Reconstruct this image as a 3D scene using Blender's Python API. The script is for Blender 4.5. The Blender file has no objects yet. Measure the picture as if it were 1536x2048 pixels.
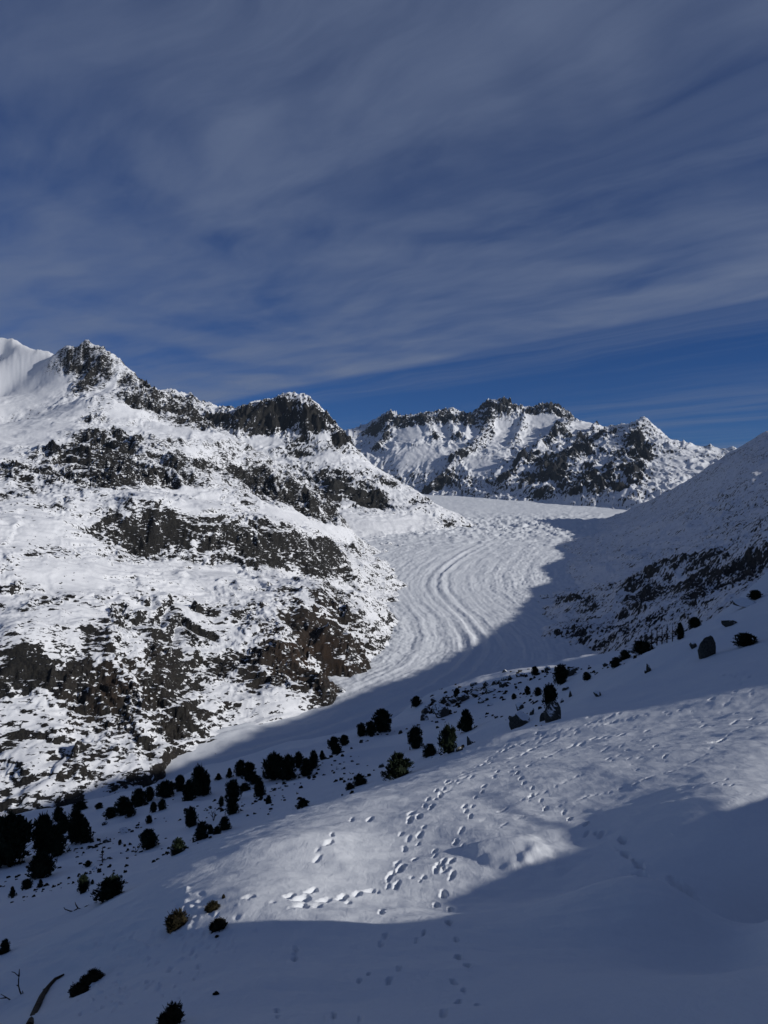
import bpy, math, random
import numpy as np
from mathutils import Vector, Matrix

# ------------------------------------------------------------------ camera
FPX = 1538.0                       # focal length in photo pixels (1536 x 2048)
scene = bpy.context.scene
cam_data = bpy.data.cameras.new('camera')
cam = bpy.data.objects.new('camera', cam_data)
scene.collection.objects.link(cam)
cam.location = (0, 0, 0)
cam.rotation_euler = (math.radians(90), 0, 0)
cam_data.sensor_fit = 'VERTICAL'
cam_data.sensor_height = 36.0
cam_data.lens = 18.0 * FPX / 1024.0
cam_data.clip_start = 0.1
cam_data.clip_end = 60000
scene.camera = cam

# ------------------------------------------------------------------ light
SUN_EL, SUN_AZ = math.radians(21.5), math.radians(110.0)      # azimuth clockwise from the view direction
L = np.array([math.cos(SUN_EL) * math.sin(SUN_AZ), math.cos(SUN_EL) * math.cos(SUN_AZ), math.sin(SUN_EL)])
sun_data = bpy.data.lights.new('sun', 'SUN')
sun_data.energy = 5.0
sun_data.angle = math.radians(0.53)
sun_data.color = (1.0, 0.96, 0.9)
sun = bpy.data.objects.new('sun', sun_data)
scene.collection.objects.link(sun)
sun.rotation_mode = 'QUATERNION'
sun.rotation_quaternion = Vector(L).to_track_quat('Z', 'Y')
sun.location = (800, -400, 900)

scene.view_settings.view_transform = 'Standard'
scene.view_settings.look = 'None'
scene.view_settings.gamma = 1.0
scene.view_settings.exposure = -0.27
scene.view_settings.use_curve_mapping = False


class Nodes:
    """tiny helper round a node tree"""
    def __init__(self, tree):
        self.t = tree
        tree.nodes.clear()

    def n(self, kind, **kw):
        nd = self.t.nodes.new(kind)
        for k, v in kw.items():
            setattr(nd, k, v)
        return nd

    def put(self, sock, v):
        if isinstance(v, bpy.types.NodeSocket):
            self.t.links.new(v, sock)
        else:
            sock.default_value = v

    def math(self, op, a, b=0.0, c=None, clamp=False):
        nd = self.n('ShaderNodeMath', operation=op, use_clamp=clamp)
        self.put(nd.inputs[0], a)
        self.put(nd.inputs[1], b)
        if c is not None:
            self.put(nd.inputs[2], c)
        return nd.outputs[0]

    def smooth(self, v, lo, hi, a=0.0, b=1.0):
        nd = self.n('ShaderNodeMapRange', interpolation_type='SMOOTHSTEP')
        for s, x in zip(nd.inputs[:5], (v, lo, hi, a, b)):
            self.put(s, x)
        return nd.outputs[0]

    def mix(self, f, a, b):
        nd = self.n('ShaderNodeMix', data_type='RGBA')
        self.put(nd.inputs[0], f)
        self.put(nd.inputs[6], a)
        self.put(nd.inputs[7], b)
        return nd.outputs[2]

    def vec(self, x, y, z):
        nd = self.n('ShaderNodeCombineXYZ')
        for s, v in zip(nd.inputs, (x, y, z)):
            self.put(s, v)
        return nd.outputs[0]

    def scale(self, v, s):
        nd = self.n('ShaderNodeVectorMath', operation='MULTIPLY')
        self.put(nd.inputs[0], v)
        nd.inputs[1].default_value = s
        return nd.outputs[0]

    def noise(self, v, scale, detail=4.0, rough=0.55, dist=0.0, dims='3D'):
        nd = self.n('ShaderNodeTexNoise', noise_dimensions=dims)
        self.put(nd.inputs['Vector'], v)
        nd.inputs['Scale'].default_value = scale
        nd.inputs['Detail'].default_value = detail
        nd.inputs['Roughness'].default_value = rough
        nd.inputs['Distortion'].default_value = dist
        return nd.outputs[0]


# ------------------------------------------------------------------ sky with a sheet of high cloud
world = bpy.data.worlds.new('World')
scene.world = world
world.use_nodes = True
W = Nodes(world.node_tree)
sky = W.n('ShaderNodeTexSky', sky_type='NISHITA')
sky.sun_disc = False
sky.sun_elevation = SUN_EL
sky.sun_rotation = SUN_AZ
sky.altitude = 2300
sky.air_density = 1.0
sky.dust_density = 0.1
sky.ozone_density = 4.0
tc = W.n('ShaderNodeTexCoord')
sep = W.n('ShaderNodeSeparateXYZ')
W.put(sep.inputs[0], tc.outputs['Generated'])
zc = W.math('MAXIMUM', sep.outputs[2], 0.03)
cu = W.math('DIVIDE', sep.outputs[0], zc)          # where the view ray meets the cloud deck
cv = W.math('DIVIDE', sep.outputs[1], zc)
cl_a = W.math('ADD', W.math('MULTIPLY', cu, 0.72), W.math('MULTIPLY', cv, 0.69))      # across the sheet's edge
cl_b = W.math('ADD', W.math('MULTIPLY', cu, 0.69), W.math('MULTIPLY', cv, -0.72))     # along it
deck = W.vec(cu, cv, 0.0)
warp = W.noise(deck, 0.7, 3.0, 0.5)
wv = W.math('MULTIPLY', W.math('SUBTRACT', warp, 0.5), 0.8)
streak = W.vec(W.math('ADD', cl_a, wv), W.math('MULTIPLY', cl_b, 0.36), 0.0)
n_big = W.noise(deck, 0.85, 3.0, 0.5, 0.6)
n_str = W.noise(streak, 2.0, 7.0, 0.58, 0.35)
n_fin = W.noise(streak, 6.0, 8.0, 0.64, 0.35)
n_edge = W.noise(streak, 1.3, 5.0, 0.55)
edge = W.math('ADD', cl_a, W.math('MULTIPLY', W.math('SUBTRACT', n_edge, 0.5), 0.32))
sheet = W.smooth(edge, 3.66, 3.88, 1.0, 0.0)
body = W.math('ADD', W.math('MULTIPLY', W.smooth(n_big, 0.36, 0.62), 0.34),
              W.math('ADD', W.math('MULTIPLY', W.smooth(n_str, 0.32, 0.70), 0.42), W.math('MULTIPLY', W.smooth(n_fin, 0.35, 0.68), 0.14)))
body = W.math('ADD', W.math('ADD', body, 0.10), W.smooth(edge, 2.7, 3.5, 0.0, 0.22))
far_v = W.vec(W.math('ADD', W.math('MULTIPLY', cl_a, 0.6), W.math('MULTIPLY', wv, 0.4)), W.math('MULTIPLY', cl_b, 0.07), 3.7)
n_far = W.noise(far_v, 1.15, 7.0, 0.62, 0.3)
wisps = W.math('MULTIPLY', W.smooth(n_far, 0.42, 0.60), 0.46)
cover = W.math('MAXIMUM', W.math('MULTIPLY', sheet, body), wisps)
cover = W.math('MULTIPLY', cover, 0.80, clamp=True)
hz = W.smooth(sep.outputs[2], 0.0, 0.05)
cover = W.math('MULTIPLY', cover, hz)
sky_tint = W.n('ShaderNodeMix', data_type='RGBA', blend_type='MULTIPLY')
W.put(sky_tint.inputs[0], 1.0)
W.put(sky_tint.inputs[6], sky.outputs[0])
sky_tint.inputs[7].default_value = (0.17, 0.44, 0.84, 1)
sky_col = W.mix(cover, sky_tint.outputs[2], (2.35, 3.05, 4.85, 1.0))
bg = W.n('ShaderNodeBackground')
W.put(bg.inputs[0], sky_col)
bg.inputs[1].default_value = 0.066
wo = W.n('ShaderNodeOutputWorld')
W.put(wo.inputs[0], bg.outputs[0])

# ------------------------------------------------------------------ helpers
COL = scene.collection


def pt(px, py, d):
    """photo pixel + forward distance -> world point"""
    return np.array([(px - 768.0) / FPX * d, d, (1024.0 - py) / FPX * d])


def _hash(ix, iy, seed):
    h = (ix.astype(np.int64) * 374761393 + iy.astype(np.int64) * 668265263 + seed * 1442695041) & 0xFFFFFFFF
    h = ((h ^ (h >> 13)) * 1274126177) & 0xFFFFFFFF
    return h ^ (h >> 16)


_ANG = np.arange(256) / 256.0 * 2 * np.pi
_GX, _GY = np.cos(_ANG).astype(np.float32), np.sin(_ANG).astype(np.float32)


def perlin(x, y, seed=0):
    x0, y0 = np.floor(x), np.floor(y)
    fx, fy = (x - x0).astype(np.float32), (y - y0).astype(np.float32)
    ix, iy = x0.astype(np.int64), y0.astype(np.int64)
    u = fx * fx * fx * (fx * (fx * 6 - 15) + 10)
    v = fy * fy * fy * (fy * (fy * 6 - 15) + 10)

    def g(a, b):
        h = _hash(ix + a, iy + b, seed) & 255
        return _GX[h] * (fx - a) + _GY[h] * (fy - b)
    n0 = g(0, 0) * (1 - u) + g(1, 0) * u
    n1 = g(0, 1) * (1 - u) + g(1, 1) * u
    return (n0 * (1 - v) + n1 * v) * 1.5


def fbm(x, y, lam, octs=4, gain=0.5, seed=0):
    s, a, k = 0.0, 1.0, 1.0 / lam
    for o in range(octs):
        s = s + a * perlin(x * k + 17.3 * o, y * k - 9.1 * o, seed + o)
        a *= gain
        k *= 2.03
    return s


def ridged(x, y, lam, octs=4, gain=0.5, seed=0):
    s, a, k, w = 0.0, 1.0, 1.0 / lam, 1.0
    for o in range(octs):
        n = 1.0 - np.abs(perlin(x * k + 5.7 * o, y * k + 3.3 * o, seed + o)) * 1.6
        n = np.clip(n, 0, 1) ** 2
        s = s + a * n * w
        w = np.clip(n * 1.6, 0, 1)
        a *= gain
        k *= 2.07
    return s


def sstep(v, lo, hi):
    t = np.clip((v - lo) / (hi - lo), 0, 1)
    return t * t * (3 - 2 * t)


class RBF:
    """smooth surface through scattered survey points (multiquadric + plane)"""
    def __init__(self, pts, c, smooth=0.0):
        p = np.array(pts, float)
        self.s = max(np.abs(p[:, :2]).max(), 1.0)
        self.xy, self.c = p[:, :2] / self.s, c / self.s
        n = len(p)
        d2 = ((self.xy[:, None] - self.xy[None]) ** 2).sum(-1)
        A = np.zeros((n + 3, n + 3))
        A[:n, :n] = np.sqrt(d2 + self.c ** 2) - np.eye(n) * smooth
        A[:n, n], A[:n, n + 1:] = 1, self.xy
        A[n:, :n] = A[:n, n:].T
        self.w = np.linalg.lstsq(A, np.concatenate([p[:, 2], [0, 0, 0]]), rcond=None)[0]

    def __call__(self, x, y):
        x, y = np.asarray(x, float), np.asarray(y, float)
        sh = x.shape
        X, Y = x.ravel() / self.s, y.ravel() / self.s
        out = self.w[-3] + self.w[-2] * X + self.w[-1] * Y
        for (a, b), w in zip(self.xy, self.w[:-3]):
            out += w * np.sqrt((X - a) ** 2 + (Y - b) ** 2 + self.c ** 2)
        return out.reshape(sh)


def cast(fn, pix, d0, d1, steps=900):
    """first meeting of the rays through photo pixels with a height function"""
    pix = np.array(pix, float)
    ds = np.geomspace(d0, d1, steps)
    X = (pix[:, :1] - 768) / FPX * ds
    Z = (1024 - pix[:, 1:2]) / FPX * ds
    below = Z < fn(X, np.broadcast_to(ds, X.shape))
    hit = below.any(1)
    i = np.where(hit, below.argmax(1), steps - 1)
    d = ds[i]
    return np.stack([(pix[:, 0] - 768) / FPX * d, d, (1024 - pix[:, 1]) / FPX * d], 1), hit


def seg_dist(P, line):
    """distance of points P (n, k) to a polyline; returns distance, arc length and side"""
    best = np.full(len(P), 1e18)
    arc, side = np.zeros(len(P)), np.zeros(len(P))
    s0 = 0.0
    for a, b in zip(line[:-1], line[1:]):
        ab = b - a
        ln = np.linalg.norm(ab)
        t = np.clip(((P - a) @ ab) / (ln * ln), 0, 1)
        q = P - (a + t[:, None] * ab)
        d = (q * q).sum(1)
        m = d < best
        best[m] = d[m]
        arc[m] = s0 + t[m] * ln
        if P.shape[1] == 2:
            side[m] = np.sign(ab[0] * q[m, 1] - ab[1] * q[m, 0])
        s0 += ln
    return np.sqrt(best), arc, side


def grid_mesh(name, X, Y, Z, attrs, mat):
    nr, nc = X.shape
    me = bpy.data.meshes.new(name)
    n = nr * nc
    me.vertices.add(n)
    co = np.stack([X, Y, Z], -1).reshape(-1, 3).astype(np.float32)
    me.vertices.foreach_set('co', co.ravel())
    i = np.arange(n).reshape(nr, nc)
    q = np.stack([i[:-1, :-1], i[:-1, 1:], i[1:, 1:], i[1:, :-1]], -1).reshape(-1, 4)
    me.loops.add(q.size)
    me.loops.foreach_set('vertex_index', q.ravel().astype(np.int32))
    me.polygons.add(len(q))
    me.polygons.foreach_set('loop_start', (np.arange(len(q)) * 4).astype(np.int32))
    me.polygons.foreach_set('use_smooth', np.ones(len(q), bool))
    for k, v in attrs.items():
        a = me.attributes.new(k, 'FLOAT', 'POINT')
        a.data.foreach_set('value', v.astype(np.float32).ravel())
    me.update(calc_edges=True)
    me.validate()
    ob = bpy.data.objects.new(name, me)
    COL.objects.link(ob)
    me.materials.append(mat)
    ob['kind'] = 'structure'
    return ob


def polar(th, r):
    T, R = np.meshgrid(np.radians(th), r)
    return R * np.sin(T), R * np.cos(T), T, R


def slope_of(Z, T, R):
    dr = np.gradient(Z, axis=0) / np.gradient(R, axis=0)
    dt = np.gradient(Z, axis=1) / (np.gradient(T, axis=1) * R)
    return np.sqrt(dr * dr + dt * dt)


def spread(*parts):
    """concatenate linspace pieces given as (start, stop, count)"""
    out = [np.linspace(a, b, n, endpoint=False) for a, b, n in parts]
    return np.concatenate(out + [[parts[-1][1]]])


def gspread(*parts):
    out = [np.geomspace(a, b, n, endpoint=False) for a, b, n in parts]
    return np.concatenate(out + [[parts[-1][1]]])


class Bias:
    """bare-rock and clean-snow patches, each an ellipsoid round a place on the surface"""
    def __init__(self, fn, blobs, d0, d1):
        c, _ = cast(fn, [b[:2] for b in blobs], d0, d1)
        self.items = [(ci, b[2] * ci[1] / FPX, b[3] * ci[1] / FPX, b[4]) for ci, b in zip(c, blobs)]

    def __call__(self, X, Y, Z):
        out = np.zeros(X.shape)
        for c, rx, rz, v in self.items:
            ry = 2.2 * (rx + rz)
            e = ((X - c[0]) / rx) ** 2 + ((Y - c[1]) / ry) ** 2 + ((Z - c[2]) / rz) ** 2
            out += v * np.exp(-e * 0.8)
        return out


# ------------------------------------------------------------------ materials
def principled(name):
    m = bpy.data.materials.new(name)
    m.use_nodes = True
    N = Nodes(m.node_tree)
    b = N.n('ShaderNodeBsdfPrincipled')
    o = N.n('ShaderNodeOutputMaterial')
    N.put(o.inputs[0], b.outputs[0])
    return m, N, b


def snow_rock(name, lam, rock_a=(0.007, 0.007, 0.008), rock_b=(0.026, 0.025, 0.022), brown=(0.032, 0.020, 0.013),
              amount=1.0, bump=0.6, snow=(0.68, 0.70, 0.735), aniso=(1, 1, 2.2), grain=None, stretch=0.4):
    m, N, b = principled(name)
    g = N.n('ShaderNodeNewGeometry').outputs['Position']
    at = N.n('ShaderNodeAttribute', attribute_name='rock').outputs['Fac']
    br = N.n('ShaderNodeAttribute', attribute_name='brown').outputs['Fac']
    p = N.scale(g, aniso)
    if grain:                                    # beds run along this direction: pull the pattern out along it
        gl = math.sqrt(sum(c * c for c in grain))
        gv = tuple(c / gl for c in grain)
        dt = N.n('ShaderNodeVectorMath', operation='DOT_PRODUCT')
        N.put(dt.inputs[0], g)
        dt.inputs[1].default_value = gv
        sc = N.n('ShaderNodeVectorMath', operation='SCALE')
        sc.inputs[0].default_value = gv
        N.put(sc.inputs['Scale'], N.math('MULTIPLY', dt.outputs['Value'], 1 - stretch))
        sb = N.n('ShaderNodeVectorMath', operation='SUBTRACT')
        N.put(sb.inputs[0], g)
        N.put(sb.inputs[1], sc.outputs[0])
        p = N.scale(sb.outputs[0], aniso)
    n1 = N.noise(p, 1.0 / lam, 7.0, 0.62, 0.5)
    n2 = N.noise(N.scale(g, (1, 1, 0.5)), 0.28 / lam, 4.0, 0.55)
    v = N.math('ADD', at, N.math('MULTIPLY', N.math('SUBTRACT', n1, 0.5), 2.4 * amount))
    v = N.math('ADD', v, N.math('MULTIPLY', N.math('SUBTRACT', n2, 0.5), 0.8 * amount))
    f = N.smooth(v, 0.47, 0.55)
    n3 = N.noise(N.scale(g, (1, 1, 0.35)), 2.2 / lam, 5.0, 0.65)
    rc = N.mix(N.smooth(n3, 0.32, 0.72), (*rock_a, 1), (*rock_b, 1))
    rc = N.mix(N.math('MULTIPLY', br, N.smooth(n2, 0.30, 0.62)), rc, (*brown, 1))
    sn = N.mix(N.noise(g, 0.2 / lam, 3.0), (*[c * 0.93 for c in snow], 1), (*snow, 1))
    N.put(b.inputs['Base Color'], N.mix(f, sn, rc))
    N.put(b.inputs['Roughness'], 0.85)
    N.put(b.inputs['Specular IOR Level'], 0.15)
    bp = N.n('ShaderNodeBump')
    bp.inputs['Strength'].default_value = bump
    bp.inputs['Distance'].default_value = lam * 0.35
    hgt = N.math('ADD', N.math('MULTIPLY', n1, N.math('ADD', 0.35, N.math('MULTIPLY', f, 0.9))), N.math('MULTIPLY', n3, N.math('MULTIPLY', f, 0.8)))
    hgt = N.math('ADD', hgt, N.math('MULTIPLY', n2, N.math('MULTIPLY', f, 2.0)))
    N.put(bp.inputs['Height'], hgt)
    N.put(b.inputs['Normal'], bp.outputs[0])
    return m


def simple(name, c1, c2, lam, rough=0.9, bump=0.3):
    m, N, b = principled(name)
    g = N.n('ShaderNodeNewGeometry').outputs['Position']
    n1 = N.noise(g, 1.0 / lam, 5.0, 0.6)
    N.put(b.inputs['Base Color'], N.mix(N.smooth(n1, 0.3, 0.7), (*c1, 1), (*c2, 1)))
    N.put(b.inputs['Roughness'], rough)
    N.put(b.inputs['Specular IOR Level'], 0.1)
    bp = N.n('ShaderNodeBump')
    bp.inputs['Strength'].default_value = bump
    bp.inputs['Distance'].default_value = lam * 0.4
    N.put(bp.inputs['Height'], n1)
    N.put(b.inputs['Normal'], bp.outputs[0])
    return m


# ------------------------------------------------------------------ glacier profile along the valley
_gd = np.array([300, 700, 950, 1150, 1400, 1800, 2550, 3100, 3900, 5000, 6500, 8500, 9500, 11000])
_gz = np.array([-430, -400, -380, -356, -342, -323, -292, -254, -193, -117, -25, 133, 212, 330])
_fd = np.geomspace(300, 11000, 600)
_fz = np.interp(_fd, _gd, _gz)
_k = np.exp(-np.linspace(-2, 2, 41) ** 2)
_fz = np.convolve(np.pad(_fz, 20, mode='reflect', reflect_type='odd'), _k / _k.sum(), 'valid')


def gz(d):
    return np.interp(d, _fd, _fz)


def gpt(px, d, dz=0.0):
    return np.array([(px - 768) / FPX * d, d, gz(d) + dz])


def gpix(px, py):
    """pixel -> point on the glacier surface"""
    s = (1024 - py) / FPX
    f = _fz - s * _fd
    i = np.nonzero((f[:-1] > 0) != (f[1:] > 0))[0]
    i = i[0] if len(i) else len(_fd) - 2
    d = _fd[i] + (_fd[i + 1] - _fd[i]) * f[i] / (f[i] - f[i + 1])
    return pt(px, py, d)


def cols(table):
    return [pt(px, py, d) for px, rows in table.items() for py, d in rows]


def behind(sk, dd, dz):
    out = []
    for px, py, d in sk:
        p = pt(px, py, d)
        out.append(np.array([p[0] * (d + dd) / d, d + dd, p[2] - dz]))
    return out


# ------------------------------------------------------------------ near left mountain
A_SKY = [(-150, 640, 5300), (-60, 655, 5250), (0, 675, 5000), (20, 682, 4950), (40, 690, 4880), (60, 698, 4790), (80, 705, 4700), (120, 700, 4550), (170, 682, 4500), (215, 702, 4420), (260, 745, 4320),
         (330, 787, 4200), (400, 830, 4050), (470, 870, 3900), (540, 912, 3780), (600, 958, 3680), (660, 1010, 3600),
         (690, 1045, 3560)]
A_COLS = {
    -260: [(1690, 900), (1350, 1170), (1100, 1500), (900, 2500), (780, 3700)],
    -130: [(1665, 925), (1350, 1160), (1200, 1340), (1100, 1510), (900, 2600), (780, 3900)],
    0: [(1640, 950), (1500, 1030), (1400, 1100), (1335, 1150), (1290, 1172), (1200, 1350), (1110, 1500), (1040, 1680),
        (1000, 1900), (950, 2250), (900, 2850), (850, 3700), (790, 4450), (730, 4900)],
    75: [(1620, 960), (1500, 1040), (1350, 1165), (1295, 1190), (1190, 1400), (1060, 1700), (970, 2200), (920, 2600), (880, 3050), (830, 3780), (770, 4360), (730, 4600)],
    150: [(1600, 980), (1500, 1060), (1400, 1140), (1300, 1230), (1200, 1420), (1120, 1600), (1050, 1800), (1000, 2050),
          (950, 2350), (905, 2700), (870, 3080), (820, 3600)],
    225: [(1580, 1010), (1470, 1100), (1390, 1170), (1310, 1240), (1150, 1600), (1090, 1850), (1000, 2150), (950, 2400), (900, 2900)],
    300: [(1560, 1040), (1450, 1140), (1350, 1240), (1270, 1370), (1180, 1580), (1120, 1930), (1100, 2010), (1060, 2050), (1000, 2105),
          (975, 2400), (960, 2650), (930, 2800), (880, 3150), (830, 3750)],
    450: [(1500, 1190), (1430, 1270), (1350, 1370), (1270, 1500), (1200, 1700), (1150, 1880), (1118, 2080), (1088, 2125), (1040, 2180),
          (1015, 2350), (1000, 2700), (950, 3150), (900, 3500)],
    580: [(1450, 1290), (1380, 1360), (1330, 1430), (1260, 1560), (1200, 1720), (1165, 1900), (1147, 2200), (1095, 2285),
          (1050, 2350), (1015, 3050)],
    640: [(1170, 1900), (1215, 1760), (1258, 1665), (1322, 1560), (1350, 1490)], 500: [(945, 3500), (985, 3420)],
    670: [(1400, 1390), (1350, 1480), (1290, 1590), (1250, 1640), (1190, 1900), (1165, 2300), (1130, 2500), (1090, 2900), (1060, 3350)],
    740: [(1330, 1650), (1290, 1760), (1230, 1950), (1190, 2150), (1160, 2600), (1110, 3600)],
    775: [(1265, 1960)],
    700: [(1095, 3300), (1075, 3900)],
    760: [(1088, 4200), (1122, 3300)],
    215: [(775, 4150)], 185: [(800, 3700), (740, 4300)], 150.5: [(735, 4350)], 240: [(865, 3250)], 290: [(930, 2800)],
    330: [(850, 3750)], 450.5: [(925, 3450)], 560: [(965, 3470), (1003, 3385)],
}
A_pts = [pt(*s) for s in A_SKY] + cols(A_COLS) + behind(A_SKY, 600, 330) + behind(A_SKY[::2], 1100, 800)
A_pts += [np.array([x, y, z], float) for x, y, z in ((-440, 2580, -25), (-560, 2600, 25), (-330, 2560, -60), (-180, 2520, -110), (-750, 2620, 55), (-170, 2170, -225), (-260, 2130, -190), (-90, 2200, -245))]
A_pts += [gpt(px, d, -110) for px, d in ((850, 2000), (840, 1700), (775, 1480), (680, 1290), (560, 1150), (400, 1000), (220, 925),
                                         (40, 885), (-160, 850), (920, 2600), (890, 3200), (900, 4000), (830, 4600), (760, 4900))]
A_base = RBF(A_pts, 45.0, 2e-4)

A_BLOBS = [  # px, py, rx, ry, value (+ bare rock, - clean snow)
    (165, 715, 45, 28, .7), (185, 755, 35, 25, .5), (265, 765, 30, 20, .9), (310, 800, 35, 18, 1.0), (365, 822, 35, 14, .9), (410, 845, 25, 12, .6),
    (135, 735, 18, 16, .8), (165, 780, 14, 20, .7), (222, 775, 8, 28, -1.3), (330, 862, 60, 14, -.7), (410, 905, 50, 16, -.45), (480, 925, 30, 12, -.4), (300, 905, 40, 18, -.3), (640, 1055, 50, 12, -.6), (580, 1030, 40, 12, -.6), (250, 822, 40, 14, -.8),
    (190, 895, 60, 42, .7), (255, 930, 65, 34, .75), (140, 890, 22, 38, .8), (225, 955, 55, 22, .7), (250, 880, 50, 36, .4), (300, 955, 60, 18, .5), (90, 935, 45, 16, .6), (190, 830, 30, 30, .5), (400, 930, 50, 22, .3), (110, 955, 45, 18, .45),
    (15, 985, 28, 24, .75), (70, 945, 45, 18, .4), (100, 1010, 30, 14, .4),
    (500, 965, 30, 34, .95), (560, 985, 48, 26, 1.0), (620, 1012, 40, 20, .9), (450, 945, 25, 20, .4), (655, 1028, 25, 14, .5), (380, 900, 60, 25, .12), (470, 900, 50, 22, .2),
    (235, 1050, 32, 28, 1.0), (290, 1030, 30, 18, .6), (340, 1055, 45, 28, .9), (300, 1095, 45, 16, .8),
    (455, 1075, 45, 30, .85), (540, 1085, 50, 20, .6), (560, 1115, 60, 20, .9), (625, 1135, 36, 25, .9), (500, 1025, 50, 12, .25),
    (600, 1210, 80, 26, .65), (680, 1215, 50, 30, .55), (640, 1265, 60, 24, .7), (640, 1300, 60, 25, 1.3), (700, 1340, 45, 30, .6), (560, 1295, 40, 20, .6),
    (625, 1345, 40, 22, .6), (660, 1385, 40, 16, .6), (540, 1345, 45, 10, .5), (600, 1385, 40, 30, -.3),
    (45, 1335, 60, 24, .9), (120, 1350, 45, 22, .7), (230, 1340, 55, 35, .8), (215, 1385, 60, 22, .9), (180, 1270, 50, 16, .4), (330, 1330, 40, 14, .5),
    (100, 1530, 70, 12, .5), (380, 1432, 55, 14, .65), (300, 1480, 60, 12, .45), (395, 1495, 30, 14, .6), (250, 1440, 30, 20, .3), (330, 1230, 55, 12, .35),
    (470, 1320, 60, 14, .45), (380, 1270, 50, 12, .35), (430, 1220, 40, 12, .4), (180, 1400, 14, 60, .3), (350, 1380, 50, 14, .4), (60, 1475, 60, 12, .3),
    (20, 1180, 30, 9, .45), (75, 1208, 40, 9, .45), (150, 1195, 40, 9, .35), (80, 1100, 40, 10, .35), (20, 1600, 60, 20, .25), (200, 1600, 60, 12, .3),
    (-20, 690, 60, 25, -1.4), (20, 705, 40, 18, -1.3), (40, 740, 50, 30, -1.0), (60, 725, 30, 14, -.8), (0, 790, 60, 40, -1.0), (100, 765, 30, 22, -.8), (50, 790, 70, 60, -.8), (70, 860, 70, 45, -.7), (10, 860, 60, 80, -.8), (120, 830, 35, 40, -.5), (100, 1050, 90, 22, -.35), (440, 1140, 80, 16, -.35),
    (160, 1150, 90, 22, -.3), (330, 980, 90, 12, -.5), (400, 1010, 50, 20, -.35), (560, 1030, 60, 14, -.5), (690, 1070, 50, 14, -.5), (560, 1430, 50, 22, -.25),
    (120, 1420, 50, 30, -.25), (700, 1105, 40, 12, .3), (420, 870, 60, 14, -.15),
]
A_bias = Bias(A_base, A_BLOBS, 870, 6000)
A_BROWN = [(640, 1300, 70, 35, 1.4), (225, 1370, 60, 40, 1.1), (620, 1215, 80, 30, .55), (700, 1340, 50, 40, .5), (740, 1110, 40, 14, .8), (560, 1290, 60, 30, .5), (300, 1500, 200, 60, .25)]
A_brown = Bias(A_base, A_BROWN, 870, 6000)


def terrace(h, x, y, period, tilt, wl, seed):
    t = (h + tilt * x + fbm(x, y, wl, 4, 0.5, seed) * period * 1.1) / period
    f = t - np.floor(t)
    return (sstep(f, 0.5, 0.9) - f) * period


def build_near_left():
    th = spread((-38, -27.5, 34), (-27.5, 1.2, 450), (1.2, 8, 28))
    r = gspread((860, 1000, 55), (1000, 1800, 270), (1800, 3000, 190), (3000, 4700, 145), (4700, 5900, 26))
    X, Y, T, R = polar(th, r)
    h = A_base(X, Y)
    b = A_bias(X, Y, h)
    b = np.where(b > 0, b * np.clip(0.95 + 1.6 * fbm(X, Y, 75, 5, 0.68, 47), 0.05, 1.6), b)
    rug = np.clip(0.50 + b, 0.08, 1.5)
    wx = X + 50 * fbm(X, Y, 260, 3, 0.5, 11)
    wy = Y + 50 * fbm(X, Y, 260, 3, 0.5, 31)
    far = sstep(R, 1800, 3900)
    z = h + 16 * fbm(X, Y, 420, 3, 0.5, 3) * np.clip(rug, 0.3, 1)
    # ribs and ramps that run down to the right below the summit ridge
    al, ac = 0.95 * wx - 0.31 * wy, 0.31 * wx + 0.95 * wy
    rib = sstep(R, 1900, 2600) * (1 - sstep(R, 4050, 4500)) * np.clip(rug, 0.35, 1.1)
    z += rib * 34 * (ridged(ac, al * 0.22, 260, 4, 0.5, 87) - 0.75)
    # blocky outcrops: ridges along two joint directions
    u, v = wx * 0.80 + wy * 0.60, -wx * 0.60 + wy * 0.80
    z += rug * (12 + 15 * far) * (ridged(u, v * 0.7, 130, 5, 0.5, 7) - 0.7)
    z += rug * (4 + 9 * far) * (ridged(wx * 1.2 - wy * 0.6, wy * 0.7 + wx * .3, 70, 4, 0.55, 77) - 0.7)
    z += np.clip(rug, 0.2, 1.2) * 3.6 * (1 + 0.8 * far) * fbm(wx, wy, 36, 5, 0.62, 19)
    band = np.clip(0.45 + 1.1 * fbm(X, Y, 300, 3, 0.5, 41), 0.0, 1.0)
    per = 30
    z += terrace(z, wx, wy, per, 0.14, 170, 51) * 0.75 * band * np.clip(0.25 + rug, 0.15, 1.1) * (1 - 0.6 * far)
    z += terrace(z, u, v, 11.5, 0.22, 90, 61) * 0.8 * np.clip(rug, 0.12, 1.1) * (1 - far) * np.clip(0.5 + 1.2 * fbm(X, Y, 150, 3, 0.5, 43), 0, 1)
    s = slope_of(z, T, R)
    rock = 0.26 + (np.minimum(s, 2.4) - 0.80 + 0.02 * far) * 0.40 + 0.56 * b + 0.15 * fbm(X, Y, 70, 4, 0.6, 71) + 0.02 * far
    low = 1 - sstep(R, 1150, 1750)
    rock += 0.12 * low
    br = np.clip(0.6 * A_brown(X, Y, h), 0, 0.85)
    grid_mesh('left_mountain', X, Y, z, {'rock': np.clip(rock, -0.35, 0.80), 'brown': br}, snow_rock('left_mountain_rock_and_snow', 7.0, amount=1.05, aniso=(1, 1, 1.5), grain=(1, .25, .16), stretch=0.5))


build_near_left()

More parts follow.
